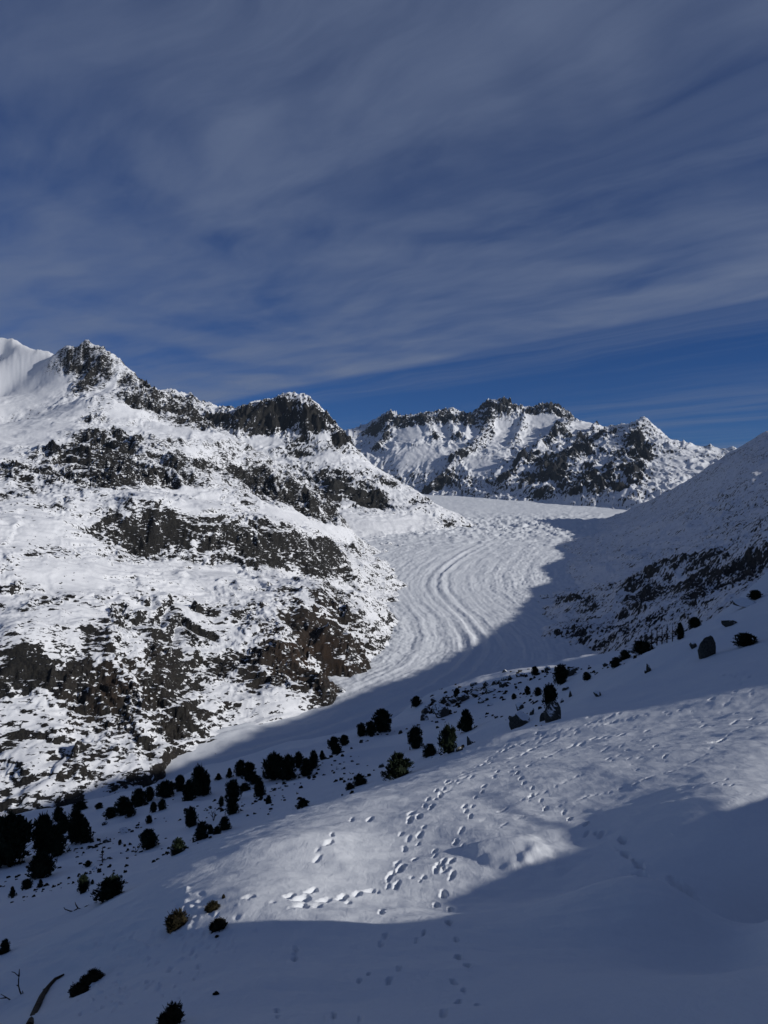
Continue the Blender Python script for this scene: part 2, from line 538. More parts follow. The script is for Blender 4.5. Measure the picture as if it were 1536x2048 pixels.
# ------------------------------------------------------------------ second mountain on the left
B_SKY = [(350, 780, 6800), (385, 791, 6800), (430, 811, 6700), (465, 818, 6600), (490, 808, 6500), (530, 800, 6400), (575, 790, 6300), (610, 798, 6250),
         (640, 814, 6200), (665, 838, 6150), (690, 862, 6100), (710, 888, 6050), (740, 923, 5950), (790, 958, 5800), (850, 993, 5600),
         (900, 1022, 5450), (942, 1047, 5300)]
B_FR = [(400, 850, 6300), (480, 872, 6000), (530, 888, 5920), (575, 845, 6150), (640, 858, 5980), (660, 905, 5750), (600, 915, 5720), (540, 940, 5500),
        (620, 960, 5450), (700, 970, 5350), (760, 990, 5350), (690, 1020, 5000), (740, 1042, 4800), (800, 1042, 4950), (870, 1047, 5050), (640, 1040, 4700),
        (560, 1040, 4700), (450, 960, 5300), (350, 900, 5700)]
B_pts = [pt(*s) for s in B_SKY + B_FR] + behind(B_SKY, 700, 420) + behind(B_SKY[::2], 1400, 1000)
B_pts += [gpt(760, 4250, -20), gpt(840, 4500, -60), gpt(930, 4750, -110), gpt(1000, 5400, -130), gpt(960, 6300, -120), gpt(640, 4200, -10), gpt(500, 4200, 20), gpt(1000, 4800, -220)]
B_base = RBF(B_pts, 70.0, 1e-4)
B_bias = Bias(B_base, [
    (580, 825, 60, 26, .8), (520, 840, 50, 26, .75), (640, 845, 30, 22, .75), (430, 835, 60, 22, .7), (690, 882, 26, 18, 1.1), (590, 880, 22, 12, .7), (375, 800, 30, 12, .4),
    (532, 882, 30, 10, -1.0), (650, 872, 14, 9, -.8), (640, 912, 60, 9, -.4), (600, 800, 20, 10, -.25),
    (600, 905, 30, 9, .7), (690, 960, 70, 18, .5), (700, 990, 60, 18, .75), (640, 975, 40, 20, .4), (750, 1000, 30, 16, .7), (560, 950, 50, 22, .4), (780, 965, 14, 12, .3),
    (790, 990, 24, 12, -.3), (830, 1000, 26, 7, .6), (640, 1050, 60, 14, -.6), (750, 1048, 70, 14, -.6), (905, 1042, 34, 8, .7), (830, 1040, 50, 10, -.3), (720, 930, 24, 12, -.2),
], 3900, 8000)


def build_second_left():
    th = spread((-24, -15.8, 25), (-15.8, 7.0, 330), (7.0, 11, 15))
    r = gspread((4000, 5000, 110), (5000, 6900, 280), (6900, 8200, 20))
    X, Y, T, R = polar(th, r)
    h = B_base(X, Y)
    b = B_bias(X, Y, h)
    b = np.where(b > 0, b * np.clip(0.95 + 1.2 * fbm(X, Y, 200, 5, 0.6, 247), 0.1, 1.5), b)
    rug = np.clip(0.6 + b, 0.1, 1.7)
    wx = X + 60 * fbm(X, Y, 380, 3, 0.5, 211)
    wy = Y + 60 * fbm(X, Y, 380, 3, 0.5, 231)
    z = h + rug * 22 * (ridged(wx, wy, 330, 4, 0.5, 207) - 0.7) * (1 - 0.6 * sstep(h, 700, 950))
    high = sstep(h, 380, 620)
    z += rug * (9 + 12 * high) * (ridged(wx, wy * 0.35, 85, 5, 0.6, 217) - 0.7)
    z += rug * 26 * high * (ridged(wx + 0.4 * wy, wy * 0.35, 260, 4, 0.55, 227) - 0.7)
    z += np.clip(rug, 0.3, 1.5) * 11 * fbm(wx, wy, 80, 5, 0.6, 219)
    z += terrace(z, wx, wy, 80, 0.12, 260, 251) * 0.40 * np.clip(0.5 + fbm(X, Y, 400, 3, 0.5, 253), 0, 1) * np.clip(rug, 0.2, 1.1) * (1 - high)
    s = slope_of(z, T, R)
    rock = 0.27 + (np.minimum(s, 2.4) - 0.85) * 0.30 + 0.60 * b + 0.08 * fbm(X, Y, 200, 3, 0.5, 271)
    grid_mesh('second_mountain', X, Y, z, {'rock': np.clip(rock, -0.4, 0.9), 'brown': np.zeros_like(z)}, snow_rock('second_mountain_rock_and_snow', 15.0, amount=0.9, aniso=(1, 1, 1), grain=(.3, .5, .8), stretch=0.5))


build_second_left()

# ------------------------------------------------------------------ the range across the valley head
C_SKY = [(640, 880, 12600), (690, 868, 12500), (705, 856, 12300), (740, 846, 12200), (770, 827, 12000), (790, 826, 12000), (810, 834, 12000), (840, 829, 11900), (880, 823, 11800),
         (910, 819, 11700), (935, 831, 11600), (965, 811, 11500), (985, 800, 11400), (1010, 800, 11300), (1040, 813, 11300), (1075, 816, 11300), (1105, 806, 11200),
         (1130, 821, 11100), (1160, 846, 11000), (1190, 851, 10900), (1210, 859, 10700), (1240, 861, 10400), (1270, 851, 10000), (1298, 842, 9700), (1330, 871, 9500),
         (1355, 886, 9400), (1390, 893, 9200), (1420, 906, 9000), (1450, 916, 8800), (1520, 935, 8500)]
C_FR = [(740, 880, 11700), (830, 866, 11200), (890, 862, 11150), (960, 866, 10850), (1010, 856, 10900), (1080, 850, 10800), (800, 920, 10500), (900, 932, 10000), (1000, 935, 9600), (930, 895, 10450),
        (1180, 885, 10000), (1140, 915, 9400), (1105, 952, 8850), (1080, 988, 8300), (1050, 930, 9500), (1230, 925, 8700), (1290, 895, 9100), (1245, 985, 7500),
        (1330, 935, 8300), (1370, 960, 7600), (1410, 950, 7800), (1170, 980, 7900), (880, 970, 9750)]
C_pts = [pt(*s) for s in C_SKY + C_FR] + behind(C_SKY, 900, 500) + behind(C_SKY[::3], 2000, 1300)
C_pts += [gpt(px, d, -10) for px, d in ((760, 10200), (870, 9500), (1000, 8600), (1100, 8000), (1190, 7400), (1270, 6850), (1340, 6500))]
C_pts += [gpt(px, d, -170) for px, d in ((740, 9500), (870, 8900), (1000, 8000), (1100, 7400), (1190, 6800), (1280, 6300), (1400, 5900), (1540, 5600))]
C_base = RBF(C_pts, 110.0, 1e-4)
C_SPINES = [  # rock ribs running down the faces
    ([(1150, 840, 11000), (1118, 873, 10500), (1077, 897, 10000), (1045, 924, 9500), (1010, 955, 9000)], 170, 95),
    ([(985, 805, 11400), (977, 856, 10850), (948, 888, 10400), (922, 911, 10150), (900, 932, 9950), (866, 968, 9650)], 150, 95),
    ([(835, 830, 11900), (855, 857, 11300), (877, 888, 10900)], 120, 85),
    ([(895, 822, 11750), (904, 853, 11200), (910, 886, 10800)], 110, 80),
    ([(1060, 815, 11300), (1046, 846, 10900), (1030, 888, 10400)], 110, 80),
    ([(1220, 860, 10600), (1160, 890, 10000), (1120, 925, 9400), (1060, 965, 8800)], 150, 80),
    ([(1330, 871, 9500), (1300, 910, 8900), (1270, 950, 8200), (1255, 990, 7500)], 130, 60),
    ([(930, 830, 11600), (935, 862, 11100), (930, 890, 10700)], 80, 60),
    ([(1270, 851, 10000), (1200, 878, 9700), (1150, 912, 9300), (1110, 950, 8850), (1085, 985, 8350)], 190, 90),
    ([(1298, 842, 9700), (1270, 890, 9200), (1235, 935, 8500), (1200, 985, 7800)], 170, 80),
    ([(770, 827, 12000), (775, 870, 11500), (760, 900, 11200)], 120, 80),
]
C_bias = Bias(C_base, [(px, py + 10, 20, 12, .85) for px, py, d in C_SKY[3:18]] + [
    (1085, 838, 30, 14, -1.7), (1000, 815, 22, 12, .3), (1115, 815, 14, 10, 1.0), (1175, 852, 24, 8, -1.2), (830, 865, 40, 14, -.9), (895, 868, 12, 14, -.5), (935, 870, 22, 14, -.9), (1005, 862, 26, 18, -1.1),
    (1060, 880, 30, 20, -.7), (840, 910, 50, 20, -.6), (960, 930, 30, 18, -.5), (905, 925, 14, 14, .6), (930, 960, 45, 12, .5), (1030, 960, 50, 14, .45), (1130, 930, 50, 30, .5), (1180, 960, 60, 25, .5),
    (1230, 890, 40, 18, .5), (1230, 960, 40, 20, .45), (1320, 930, 50, 25, -.05), (1290, 860, 20, 16, .4), (880, 985, 40, 8, .3), (1090, 990, 60, 8, .4), (1380, 930, 50, 20, -.25),
], 6000, 14000)


def build_valley_head():
    th = spread((-8, -3.2, 20), (-3.2, 24.5, 430), (24.5, 29, 18))
    r = gspread((6200, 8200, 90), (8200, 11900, 300), (11900, 14500, 20))
    X, Y, T, R = polar(th, r)
    h = C_base(X, Y)
    b = C_bias(X, Y, h)
    P = np.stack([X.ravel(), Y.ravel()], 1)
    for line, w, hh in C_SPINES:
        L2 = np.array([pt(*p)[:2] for p in line])
        d, arc, _ = (q.reshape(X.shape) for q in seg_dist(P, L2))
        d = d * (1 + 0.6 * fbm(X, Y, 260, 4, 0.55, 399))
        k = np.clip(1 - d / w, 0, 1) * sstep(arc, 120, 520)
        h = h + 0.75 * hh * k * (1 + 0.35 * fbm(X, Y, 200, 3, 0.5, 301))
        b = b + 0.75 * sstep(k, 0.15, 0.75) * (0.8 + 0.9 * fbm(X, Y, 350, 3, 0.5, 333))
    b = np.where(b > 0, b * np.clip(0.85 + 1.5 * fbm(X, Y, 260, 5, 0.6, 347), 0.0, 1.5), b)
    rug = np.clip(0.55 + b, 0.10, 1.15)
    wx = X + 110 * fbm(X, Y, 700, 3, 0.5, 311)
    wy = Y + 110 * fbm(X, Y, 700, 3, 0.5, 331)
    u, v = wx * 0.82 + wy * 0.57, -wx * 0.57 + wy * 0.82
    top = sstep(h, 1150, 1450)
    z = h + rug * 55 * (ridged(u, v * 0.5, 340, 5, 0.55, 307) - 0.7) * (1 - 0.75 * top)
    z += rug * 24 * (ridged(wx, wy * 0.3, 105, 4, 0.6, 317) - 0.7)
    z += np.clip(rug, 0.3, 1.2) * 20 * fbm(wx, wy, 120, 5, 0.6, 319) * (1 - 0.3 * top)
    z += rug * 34 * top * (ridged(wx, wy * 0.7, 55, 3, 0.6, 323) - 0.5)
    s = slope_of(z, T, R)
    rock = 0.26 + (np.minimum(s, 2.4) - 0.80) * 0.30 + 0.40 * b + 0.14 * fbm(X, Y, 300, 3, 0.5, 371)
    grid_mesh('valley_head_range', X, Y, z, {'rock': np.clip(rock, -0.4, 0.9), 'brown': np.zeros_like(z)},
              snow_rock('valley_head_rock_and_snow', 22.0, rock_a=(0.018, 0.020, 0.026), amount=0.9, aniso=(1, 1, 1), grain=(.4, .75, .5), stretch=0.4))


build_valley_head()

D_SKY = [(1300, 910, 19000), (1330, 898, 19000), (1352, 880, 19000), (1368, 885, 19000), (1384, 896, 19000), (1400, 896, 19000), (1416, 892, 19000), (1428, 897, 19000),
         (1441, 892, 18500), (1463, 884, 18500), (1480, 890, 18500), (1500, 898, 18500), (1540, 890, 18500), (1600, 900, 18500)]
D_base = RBF([pt(*s) for s in D_SKY] + behind(D_SKY, 1500, 900) + [p - np.array([0, 1400, 700]) for p in [pt(*s) for s in D_SKY]], 60.0)


def build_far_peaks():
    th = spread((17, 31, 220))
    r = gspread((16600, 20000, 110))
    X, Y, T, R = polar(th, r)
    z = D_base(X, Y) + 70 + 90 * (ridged(X, Y * 0.6, 700, 4, 0.5, 401) - 0.7)
    s = slope_of(z, T, R)
    rock = 0.22 + (s - 0.8) * 0.35
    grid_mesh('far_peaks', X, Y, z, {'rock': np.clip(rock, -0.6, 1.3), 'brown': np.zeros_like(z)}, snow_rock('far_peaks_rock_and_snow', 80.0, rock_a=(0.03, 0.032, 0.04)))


build_far_peaks()

# ------------------------------------------------------------------ shaded hillside on the right
E_SKY = [(1660, 850, 4600), (1600, 855, 5000), (1536, 862, 5350), (1500, 885, 5400), (1460, 910, 5450), (1430, 930, 5500), (1390, 955, 5600), (1340, 985, 5750), (1300, 1006, 5900), (1262, 1030, 6100), (1230, 1050, 6450)]
E_FR = [(1250, 1080, 3700), (1300, 1040, 4500), (1400, 1000, 3950), (1500, 950, 3650), (1400, 1080, 3000), (1300, 1150, 2500), (1500, 1050, 2800), (1536, 1000, 3200),
        (1345, 1120, 2250), (1350, 1165, 2080), (1420, 1120, 2100), (1500, 1130, 1900), (1536, 1080, 1950), (1300, 1230, 1720), (1450, 1200, 1520), (1536, 1180, 1420), (1400, 1300, 1250),
        (1150, 1180, 2700), (1200, 1120, 3200), (1130, 1200, 2450), (1640, 1050, 2400), (1700, 1120, 1700), (1560, 1330, 1050), (1200, 1260, 1950), (1240, 1045, 5300), (1330, 1015, 4900), (1450, 950, 4600)]
E_pts = [pt(*s) for s in E_SKY + E_FR] + behind(E_SKY, 900, 350)
E_pts += [gpix(*p) for p in ((1105, 1092), (1075, 1185), (1085, 1272), (1190, 1312), (1190, 1055))]
E_pts += [gpt(1040, 4300, -90), gpt(1000, 2900, -90), gpt(1000, 1900, -90), gpt(1050, 1450, -70), gpt(1080, 5400, -60), gpt(1250, 1150, -20), gpt(1350, 950, 10), gpt(1120, 1550, -40)]
# the crest that throws the valley shadow: straight up-sun from the shadow's edge on the ice
E_CREST = []
for (px, py), t in (((1085, 1130), 1650), ((1070, 1180), 1750), ((1030, 1250), 1750), ((965, 1310), 1750), ((900, 1365), 1750), ((750, 1425), 1750), ((560, 1478), 1750), ((300, 1560), 1750), ((0, 1645), 1800)):
    c = gpix(px, py) + L * t
    E_CREST.append(c)
E_pts += E_CREST + [c + np.array([500, -200, -60.]) for c in E_CREST] + [np.array([800, 50, 230.]), np.array([700, -300, 150.])]
E_base = RBF(E_pts, 50.0, 2e-4)
E_bias = Bias(E_base, [(1350, 1150, 70, 34, .75), (1400, 1110, 50, 22, .5), (1290, 1190, 60, 30, .4), (1150, 1200, 34, 20, .95), (1500, 1130, 40, 50, .5), (1250, 1250, 60, 30, .4), (1450, 1180, 60, 30, .4),
                       (1520, 1060, 40, 50, .35), (1480, 1000, 60, 40, .1), (1230, 1290, 60, 24, .45), (1130, 1240, 40, 24, .3), (1180, 1320, 50, 14, .3), (1330, 1220, 60, 30, .4), (1200, 1150, 40, 25, -.2), (1300, 1060, 90, 25, -.15), (1430, 960, 70, 30, -.2), (1110, 1140, 30, 12, .3)], 900, 7000)


def build_right_hill():
    th = spread((8, 10.5, 12), (10.5, 27.3, 280), (27.3, 85, 100))
    r = gspread((600, 1300, 45), (1300, 2600, 215), (2600, 4600, 110), (4600, 7200, 45))
    X, Y, T, R = polar(th, r)
    h = E_base(X, Y)
    b = E_bias(X, Y, h)
    b = np.where(b > 0, b * np.clip(0.85 + 1.4 * fbm(X, Y, 110, 5, 0.6, 547), 0.0, 1.5), b)
    rug = np.clip(0.5 + b, 0.1, 1.5)
    wx = X + 25 * fbm(X, Y, 200, 3, 0.5, 511)
    wy = Y + 25 * fbm(X, Y, 200, 3, 0.5, 531)
    u, v = wx * 0.6 + wy * 0.8, wx * 0.8 - wy * 0.6
    z = h + 10 * fbm(X, Y, 400, 3, 0.5, 503)
    z += rug * 12 * (ridged(wx, wy, 170, 4, 0.5, 507) - 0.7)
    z += rug * 6 * (ridged(u + 20 * fbm(X, Y, 90, 3, 0.5, 541), v * 0.3, 48, 5, 0.6, 517) - 0.7)
    z += np.clip(rug, 0.25, 1.2) * 3.5 * fbm(wx, wy, 36, 5, 0.62, 519)
    z += terrace(z, wx, wy, 15, 0.55, 100, 551) * 0.5 * np.clip(rug, 0.05, 1.1) * np.clip(0.4 + 1.3 * fbm(X, Y, 160, 3, 0.5, 543), 0, 1)
    s = slope_of(z, T, R)
    rock = 0.35 + (np.minimum(s, 2.2) - 0.75) * 0.30 + 0.38 * b + 0.14 * fbm(X, Y, 90, 4, 0.55, 571)
    grid_mesh('right_hillside', X, Y, z, {'rock': np.clip(rock, -0.4, 0.9), 'brown': np.zeros_like(z)}, snow_rock('right_hillside_rock_and_snow', 7.0, rock_a=(0.012, 0.012, 0.012), rock_b=(0.045, 0.042, 0.038), amount=1.0, aniso=(1, 1, 1), grain=(.55, .5, .55), stretch=0.28))


build_right_hill()

# ------------------------------------------------------------------ glacier
FLOW = np.array([gpix(*p)[:2] for p in ((1060, 1030), (1020, 1055), (965, 1088), (908, 1120), (876, 1148), (868, 1175), (888, 1205), (925, 1238), (953, 1272), (952, 1305), (930, 1340), (885, 1372),
                                        (820, 1402), (740, 1432), (640, 1472), (420, 1540))])


def build_glacier():
    th = spread((-36, -27, 12), (-27, -6, 90), (-6, 16, 300), (16, 24, 30))
    r = gspread((780, 1250, 70), (1250, 2400, 190), (2400, 5200, 150), (5200, 10500, 70))
    X, Y, T, R = polar(th, r)
    P = np.stack([X.ravel(), Y.ravel()], 1)
    dist, arc, side = (a.reshape(X.shape) for a in seg_dist(P, FLOW))
    n = dist * side
    z = gz(Y)
    soft = np.exp(-(n / 900.0) ** 2)
    # flow ridges that follow the bend
    n2 = n + 7 * fbm(X, Y, 240, 2, 0.5, 603)
    near = 1 - sstep(Y, 3000, 5600)
    prof = np.zeros_like(z)                      # gentle swells, strongest beside the two medial bands
    for c0, w0, a0 in ((-14, 11, 3.4), (26, 8, 3.8), (6, 9, -2.6), (-34, 9, -2.0), (48, 8, -2.2), (70, 12, 0.9), (112, 14, 0.7), (-66, 14, 1.0), (-120, 16, 0.6), (-180, 18, 0.5), (-92, 8, -0.7), (92, 7, -0.6)):
        prof += a0 * np.exp(-((n2 - c0) / w0) ** 2)
    z = z + 0.75 * prof * near * (0.8 + 0.5 * fbm(n, arc, 300, 2, 0.5, 601))
    z += near * (1.5 * fbm(n2, arc * 0.03, 30, 4, 0.6, 605) + 0.7 * fbm(n2, arc * 0.2, 10, 4, 0.62, 607) + 1.3 * fbm(X, Y, 60, 4, 0.6, 609))
    # crevassed margins and the step at the bend
    marg = sstep(np.abs(n), 90, 260)
    icef = np.exp(-((Y - 5400) / 1100.0) ** 2)
    u, v = X * 0.75 + Y * 0.66, X * 0.66 - Y * 0.75
    z += (marg * 1.8 * near + 0.35) * (ridged(u, v * 0.35, 24, 4, 0.6, 611) - 0.6)
    z += icef * 15 * (ridged(X * 0.6, Y, 80, 4, 0.6, 613) - 0.6)
    z += sstep(Y, 3000, 4500) * (1 - icef) * 3 * fbm(X, Y, 90, 4, 0.6, 617)
    z += 4 * fbm(X, Y, 420, 3, 0.5, 619)
    s = slope_of(z, T, R)
    rock = 0.08 + 0.12 * near * (np.exp(-((n2 - 46) / 7.0) ** 2) + np.exp(-((n2 + 32) / 7.0) ** 2) + np.exp(-((n2 - 5) / 6.0) ** 2)) + (s - 0.5) * 0.2
    rock = np.where(R > 5200, -0.3, rock)
    grid_mesh('glacier', X, Y, z, {'rock': np.clip(rock, -0.6, 0.5), 'brown': np.zeros_like(z)},
              snow_rock('glacier_snow_and_ice', 6.0, amount=0.8, bump=0.6, snow=(0.66, 0.69, 0.73), aniso=(1, 1, 1)))


build_glacier()

# ------------------------------------------------------------------ the slope we stand on, down to the stone pines
F_NEAR = [(768, 2048, 5.5), (768, 1890, 9.5), (768, 1800, 12.7), (768, 1750, 14.45), (768, 1700, 16.6), (768, 1620, 21.5), (900, 1620, 20.1), (960, 1650, 17.9), (768, 1583, 24.8),
          (600, 1750, 13.9), (500, 1780, 12.4), (850, 1700, 16.3), (640, 1680, 16.4), (560, 1705, 15.4), (380, 1812, 12.2), (300, 1762, 16.2), (400, 1718, 18), (500, 1666, 21), (640, 1618, 23),
          (830, 1567, 26), (900, 1532, 31), (1000, 1560, 23.9), (1000, 1475, 42), (1090, 1440, 50), (1190, 1392, 62), (1290, 1312, 90), (1400, 1252, 108), (1536, 1197, 125), (1640, 1150, 140),
          (1200, 1500, 27.8), (1400, 1600, 15.4), (1400, 1500, 22.6), (1400, 1400, 37.5), (1536, 1400, 32.5), (1536, 1600, 15), (1536, 1300, 66), (1300, 1400, 46), (1100, 1620, 19.0), (1250, 1650, 15.7),
          (1100, 1800, 11.3), (1400, 1800, 9.5), (1536, 1800, 8.8), (1100, 1950, 7.2), (1400, 1950, 6.4), (1536, 2048, 4.6), (1100, 2048, 5.3), (950, 1720, 15), (950, 1840, 10.6),
          (400, 1950, 8.7), (400, 2048, 6.4), (250, 1900, 11.6), (100, 2000, 10.6), (150, 1850, 16), (0, 1890, 17), (0, 2048, 9.6), (-200, 1950, 16), (-200, 2100, 10.5), (600, 1900, 9.7), (600, 2000, 7)]
F_TREE = [(0, 1850, 31), (0, 1800, 56), (0, 1750, 88), (0, 1690, 130), (0, 1643, 180), (150, 1800, 38), (150, 1720, 82), (150, 1650, 140), (150, 1603, 195), (300, 1690, 82), (300, 1630, 120), (300, 1570, 205),
          (220, 1790, 34), (450, 1650, 85), (450, 1590, 140), (400, 1540, 225), (500, 1522, 235), (600, 1500, 250), (600, 1560, 140), (600, 1625, 80), (700, 1600, 75), (700, 1540, 135), (700, 1478, 255),
          (770, 1447, 270), (830, 1404, 300), (930, 1384, 320), (1060, 1345, 350), (1130, 1334, 370), (1210, 1312, 400), (850, 1545, 80), (900, 1490, 130), (850, 1450, 200), (1000, 1440, 120), (1000, 1400, 210),
          (1100, 1410, 120), (1100, 1370, 210), (1190, 1375, 110), (1200, 1335, 230), (1260, 1305, 330), (-250, 1700, 200), (-250, 1800, 88), (-250, 1880, 36), (-400, 1750, 200), (1180, 1400, 80), (900, 1524, 72), (1000, 1469, 85), (1090, 1433, 95), (830, 1559, 58)]
F_pts = [pt(*p) for p in F_NEAR + F_TREE]
for px, py, d in ((330, 1862, 11.3), (400, 1868, 10.6), (520, 1852, 10.6), (620, 1890, 9.7), (720, 1885, 9.6), (830, 1862, 10.2), (950, 1838, 10.7), (1110, 1745, 13.2), (1250, 1697, 14.2),
                  (1400, 1642, 14.7), (1536, 1602, 14.4), (1700, 1560, 15)):
    F_pts.append(pt(px, py, d) + L * 9.5)                                     # the crest whose shadow ends at this pixel
    F_pts.append(pt(px, py, d) + L * 5.0 - np.array([0, 0, 1.0]))
    F_pts.append(pt(px, py, d) + L * 15.0 - np.array([0, 0, 1.2]))
F_pts += [np.array(p, float) for p in ((0, 0, -1.7), (0, 3, -2.6), (6.3, 5.6, -0.9), (6.2, 4.3, -0.4), (6.4, 2.9, -0.1), (7.5, 3.5, -0.1), (8.2, 1.8, 0.7), (9.5, -2, 1.9), (4, 1.5, -1.3), (-6, 1, -3.6), (-12, 0, -5.5), (18, 0, 2.6), (30, 0, 5), (36, 20, 0.0), (45, 30, 1.0), (70, 60, 2), (113, -2, 27), (113, 10, 34.5), (113, 26, 37), (113, 49, 34), (113, 75, 23), (113, 99, 14), (113, 149, 3), (113, 224, -16), (90, 30, 16), (160, -15, 34),  # includes a hill out of view at right, shaped to shade the pine slope
                                        (160, 14, 49), (160, 44, 49), (160, 71, 46), (160, 89, 39), (160, 124, 27), (160, 179, 9), (162, 224, 0), (172, 260, -8), (300, 250, 10), (400, 100, 60), (600, 350, 90), (700, 0, 150), (-40, 0, -20), (-120, 20, -60), (-250, 60, -120))]
for px, py, d in ((-400, 1750, 200), (0, 1643, 165), (150, 1603, 195), (300, 1570, 205), (400, 1540, 225), (600, 1500, 250), (770, 1447, 270), (930, 1384, 320), (1060, 1345, 350), (1210, 1312, 400), (1260, 1305, 330)):
    p = pt(px, py, d)
    for dd, dz in ((60, 42), (180, 130), (420, 290), (700, 420)):
        F_pts.append(np.array([p[0] * (d + dd) / d, d + dd, p[2] - dz]))
F_pts += [np.array([x, y, z], float) for x, y, z in ((110, 240, -45), (220, 420, -80), (330, 640, -150), (300, 420, -50), (170, 240, -28), (520, 800, -190), (120, 170, -24), (700, 800, -60))]
F_base = RBF(F_pts, 2.2, 3e-6)


def F_height(x, y):
    r = np.hypot(x, y)
    z = F_base(x, y)
    z = z + 0.065 * fbm(x, y, 2.4, 4, 0.5, 701) * sstep(r, 3, 8)
    z += 0.016 * fbm(x * 0.6 + y * 0.8, (x * 0.8 - y * 0.6) * 0.25, 0.5, 4, 0.6, 703) * (0.5 + np.clip(1.5 * fbm(x, y, 5, 2, 0.5, 715), 0, 1.5))
    z += 0.03 * (ridged(x * 0.5 + y * 0.85, (x * 0.85 - y * 0.5) * 0.3, 1.6, 3, 0.5, 717) - 0.7) * np.clip(0.3 + fbm(x, y, 6, 2, 0.5, 719), 0, 1)
    for cx, cy, rx, ry, hh in ((2.50, 15.4, 0.75, 1.1, 0.085), (2.95, 14.3, 0.36, 0.8, 0.05)):        # low slab of drifted snow
        e = np.sqrt(((x - cx) / rx) ** 2 + ((y - cy) / ry) ** 2) + 0.35 * fbm(x, y, 0.9, 3, 0.5, 725)
        z += hh * (1 - sstep(e, 0.55, 1.15))
    z += 0.35 * fbm(x, y, 13, 4, 0.5, 705) * sstep(r, 24, 60)
    z += 2.0 * fbm(x, y, 55, 4, 0.5, 707) * sstep(r, 70, 170)
    z += 14 * fbm(x, y, 170, 4, 0.55, 709) * sstep(r, 330, 600)
    return z


def gline(pts, step):
    out = []
    for (x0, y0), (x1, y1) in zip(pts[:-1], pts[1:]):
        n = max(1, int(math.hypot(x1 - x0, y1 - y0) / step))
        out += [(x0 + (x1 - x0) * i / n, y0 + (y1 - y0) * i / n) for i in range(n)]
    return out


rng = random.Random(5)
PRINTS = []      # px, py, length px, width px, angle (deg, in the picture), depth factor
for p in ((501, 1798), (547, 1809), (581, 1796), (606, 1800), (604, 1817), (636, 1815), (625, 1781), (653, 1800), (687, 1792), (716, 1785), (742, 1781), (697, 1802)):
    PRINTS.append((*p, 30, 15, -12, 1.2))
PRINTS += [(763, 1828, 24, 13, -45, 1.2), (754, 1781, 20, 10, -12, 1)]
for p in ((776, 1771), (778, 1760), (784, 1749), (795, 1728), (803, 1739), (831, 1716), (837, 1686), (810, 1699), (841, 1669), (848, 1656), (803, 1667), (824, 1756), (848, 1756), (795, 1769), (869, 1699), (871, 1711),
          (877, 1735), (886, 1739), (888, 1724), (894, 1743), (905, 1722), (905, 1752), (924, 1659), (913, 1680), (926, 1688), (941, 1635), (932, 1623), (930, 1612), (945, 1612), (820, 1644), (824, 1629), (839, 1635),
          (850, 1612), (865, 1614), (856, 1599), (871, 1597), (881, 1589), (873, 1582), (888, 1579), (894, 1565), (968, 1570), (989, 1555), (995, 1542), (951, 1593), (964, 1582), (1033, 1534), (1036, 1546),
          (1042, 1557), (1048, 1568), (1065, 1579), (1063, 1594), (1082, 1603), (1091, 1618), (1128, 1622), (1140, 1638), (1175, 1649), (1175, 1669), (1192, 1669), (1204, 1669)):
    s = 0.5 + 0.5 * min(1, max(0, (p[1] - 1540) / 180))
    PRINTS.append((*p, 21 * s, 12 * s, -50 + rng.uniform(-15, 15), 1.1))
PRINTS.append((818, 1675, 40, 12, -60, .8))
for p in ((888, 1788), (873, 1807), (900, 1817), (898, 1847), (913, 1876), (917, 1910), (936, 1931), (909, 1965), (928, 1978), (917, 1999), (955, 2003), (888, 2029), (1246, 1682), (1252, 1709), (1279, 1731), (1287, 1754),
          (1355, 1767), (1376, 1785)):
    PRINTS.append((*p, 38, 18, -70 if p[0] < 1000 else 25, 1.7))
for p in ((771, 1874), (762, 1891), (848, 1864), (833, 1879), (592, 1904), (590, 1919), (738, 1955), (719, 1967), (799, 1944), (778, 1965), (554, 2024), (556, 2040), (668, 2029), (650, 2038), (721, 2037)):
    PRINTS.append((*p, 28, 13, -60, 1.2))
for p in ((664, 1671), (655, 1684), (659, 1686), (636, 1703), (637, 1716), (704, 1643), (742, 1640)):
    PRINTS.append((*p, 19, 9, -35, .9))
for line in (((1000, 1653), (1090, 1620), (1148, 1603), (1219, 1582), (1281, 1562), (1331, 1547), (1360, 1537), (1389, 1520), (1409, 1504), (1434, 1483), (1471, 1464), (1512, 1450), (1560, 1435)),
             ((966, 1640), (987, 1626), (1024, 1611), (1061, 1595), (1115, 1574), (1165, 1549), (1186, 1537), (1219, 1518), (1252, 1504)),
             ((880, 1590), (930, 1560), (1000, 1530), (1090, 1490), (1190, 1450), (1300, 1425)), ((900, 1570), (1000, 1505), (1100, 1470), (1250, 1425)), ((1010, 1560), (1120, 1500), (1190, 1480), (1260, 1470)),
             ((1380, 1785), (1420, 1783), (1480, 1781), (1540, 1778))):
    for k, (x, y) in enumerate(gline(line, 13)):
        if rng.random() < 0.86:
            PRINTS.append((x + rng.uniform(-3, 3), y + rng.uniform(-2, 2), rng.uniform(9, 20), rng.uniform(2.5, 4.5), -20 + rng.uniform(-8, 8), rng.uniform(.3, .8)))
for cx, cy, sx, sy, n in ((1265, 1495, 60, 20, 20), (1460, 1420, 80, 28, 22), (1500, 1370, 45, 20, 10), (1280, 1535, 60, 14, 6), (1470, 1575, 50, 22, 8), (1020, 1525, 60, 18, 14), (1120, 1470, 90, 16, 12), (1330, 1440, 110, 14, 10)):
    for k in range(n):
        PRINTS.append((cx + rng.gauss(0, sx * .8), cy + rng.gauss(0, sy * .8), rng.uniform(6, 13), rng.uniform(2.5, 4.5), -20 + rng.uniform(-15, 15), rng.uniform(.3, .9)))

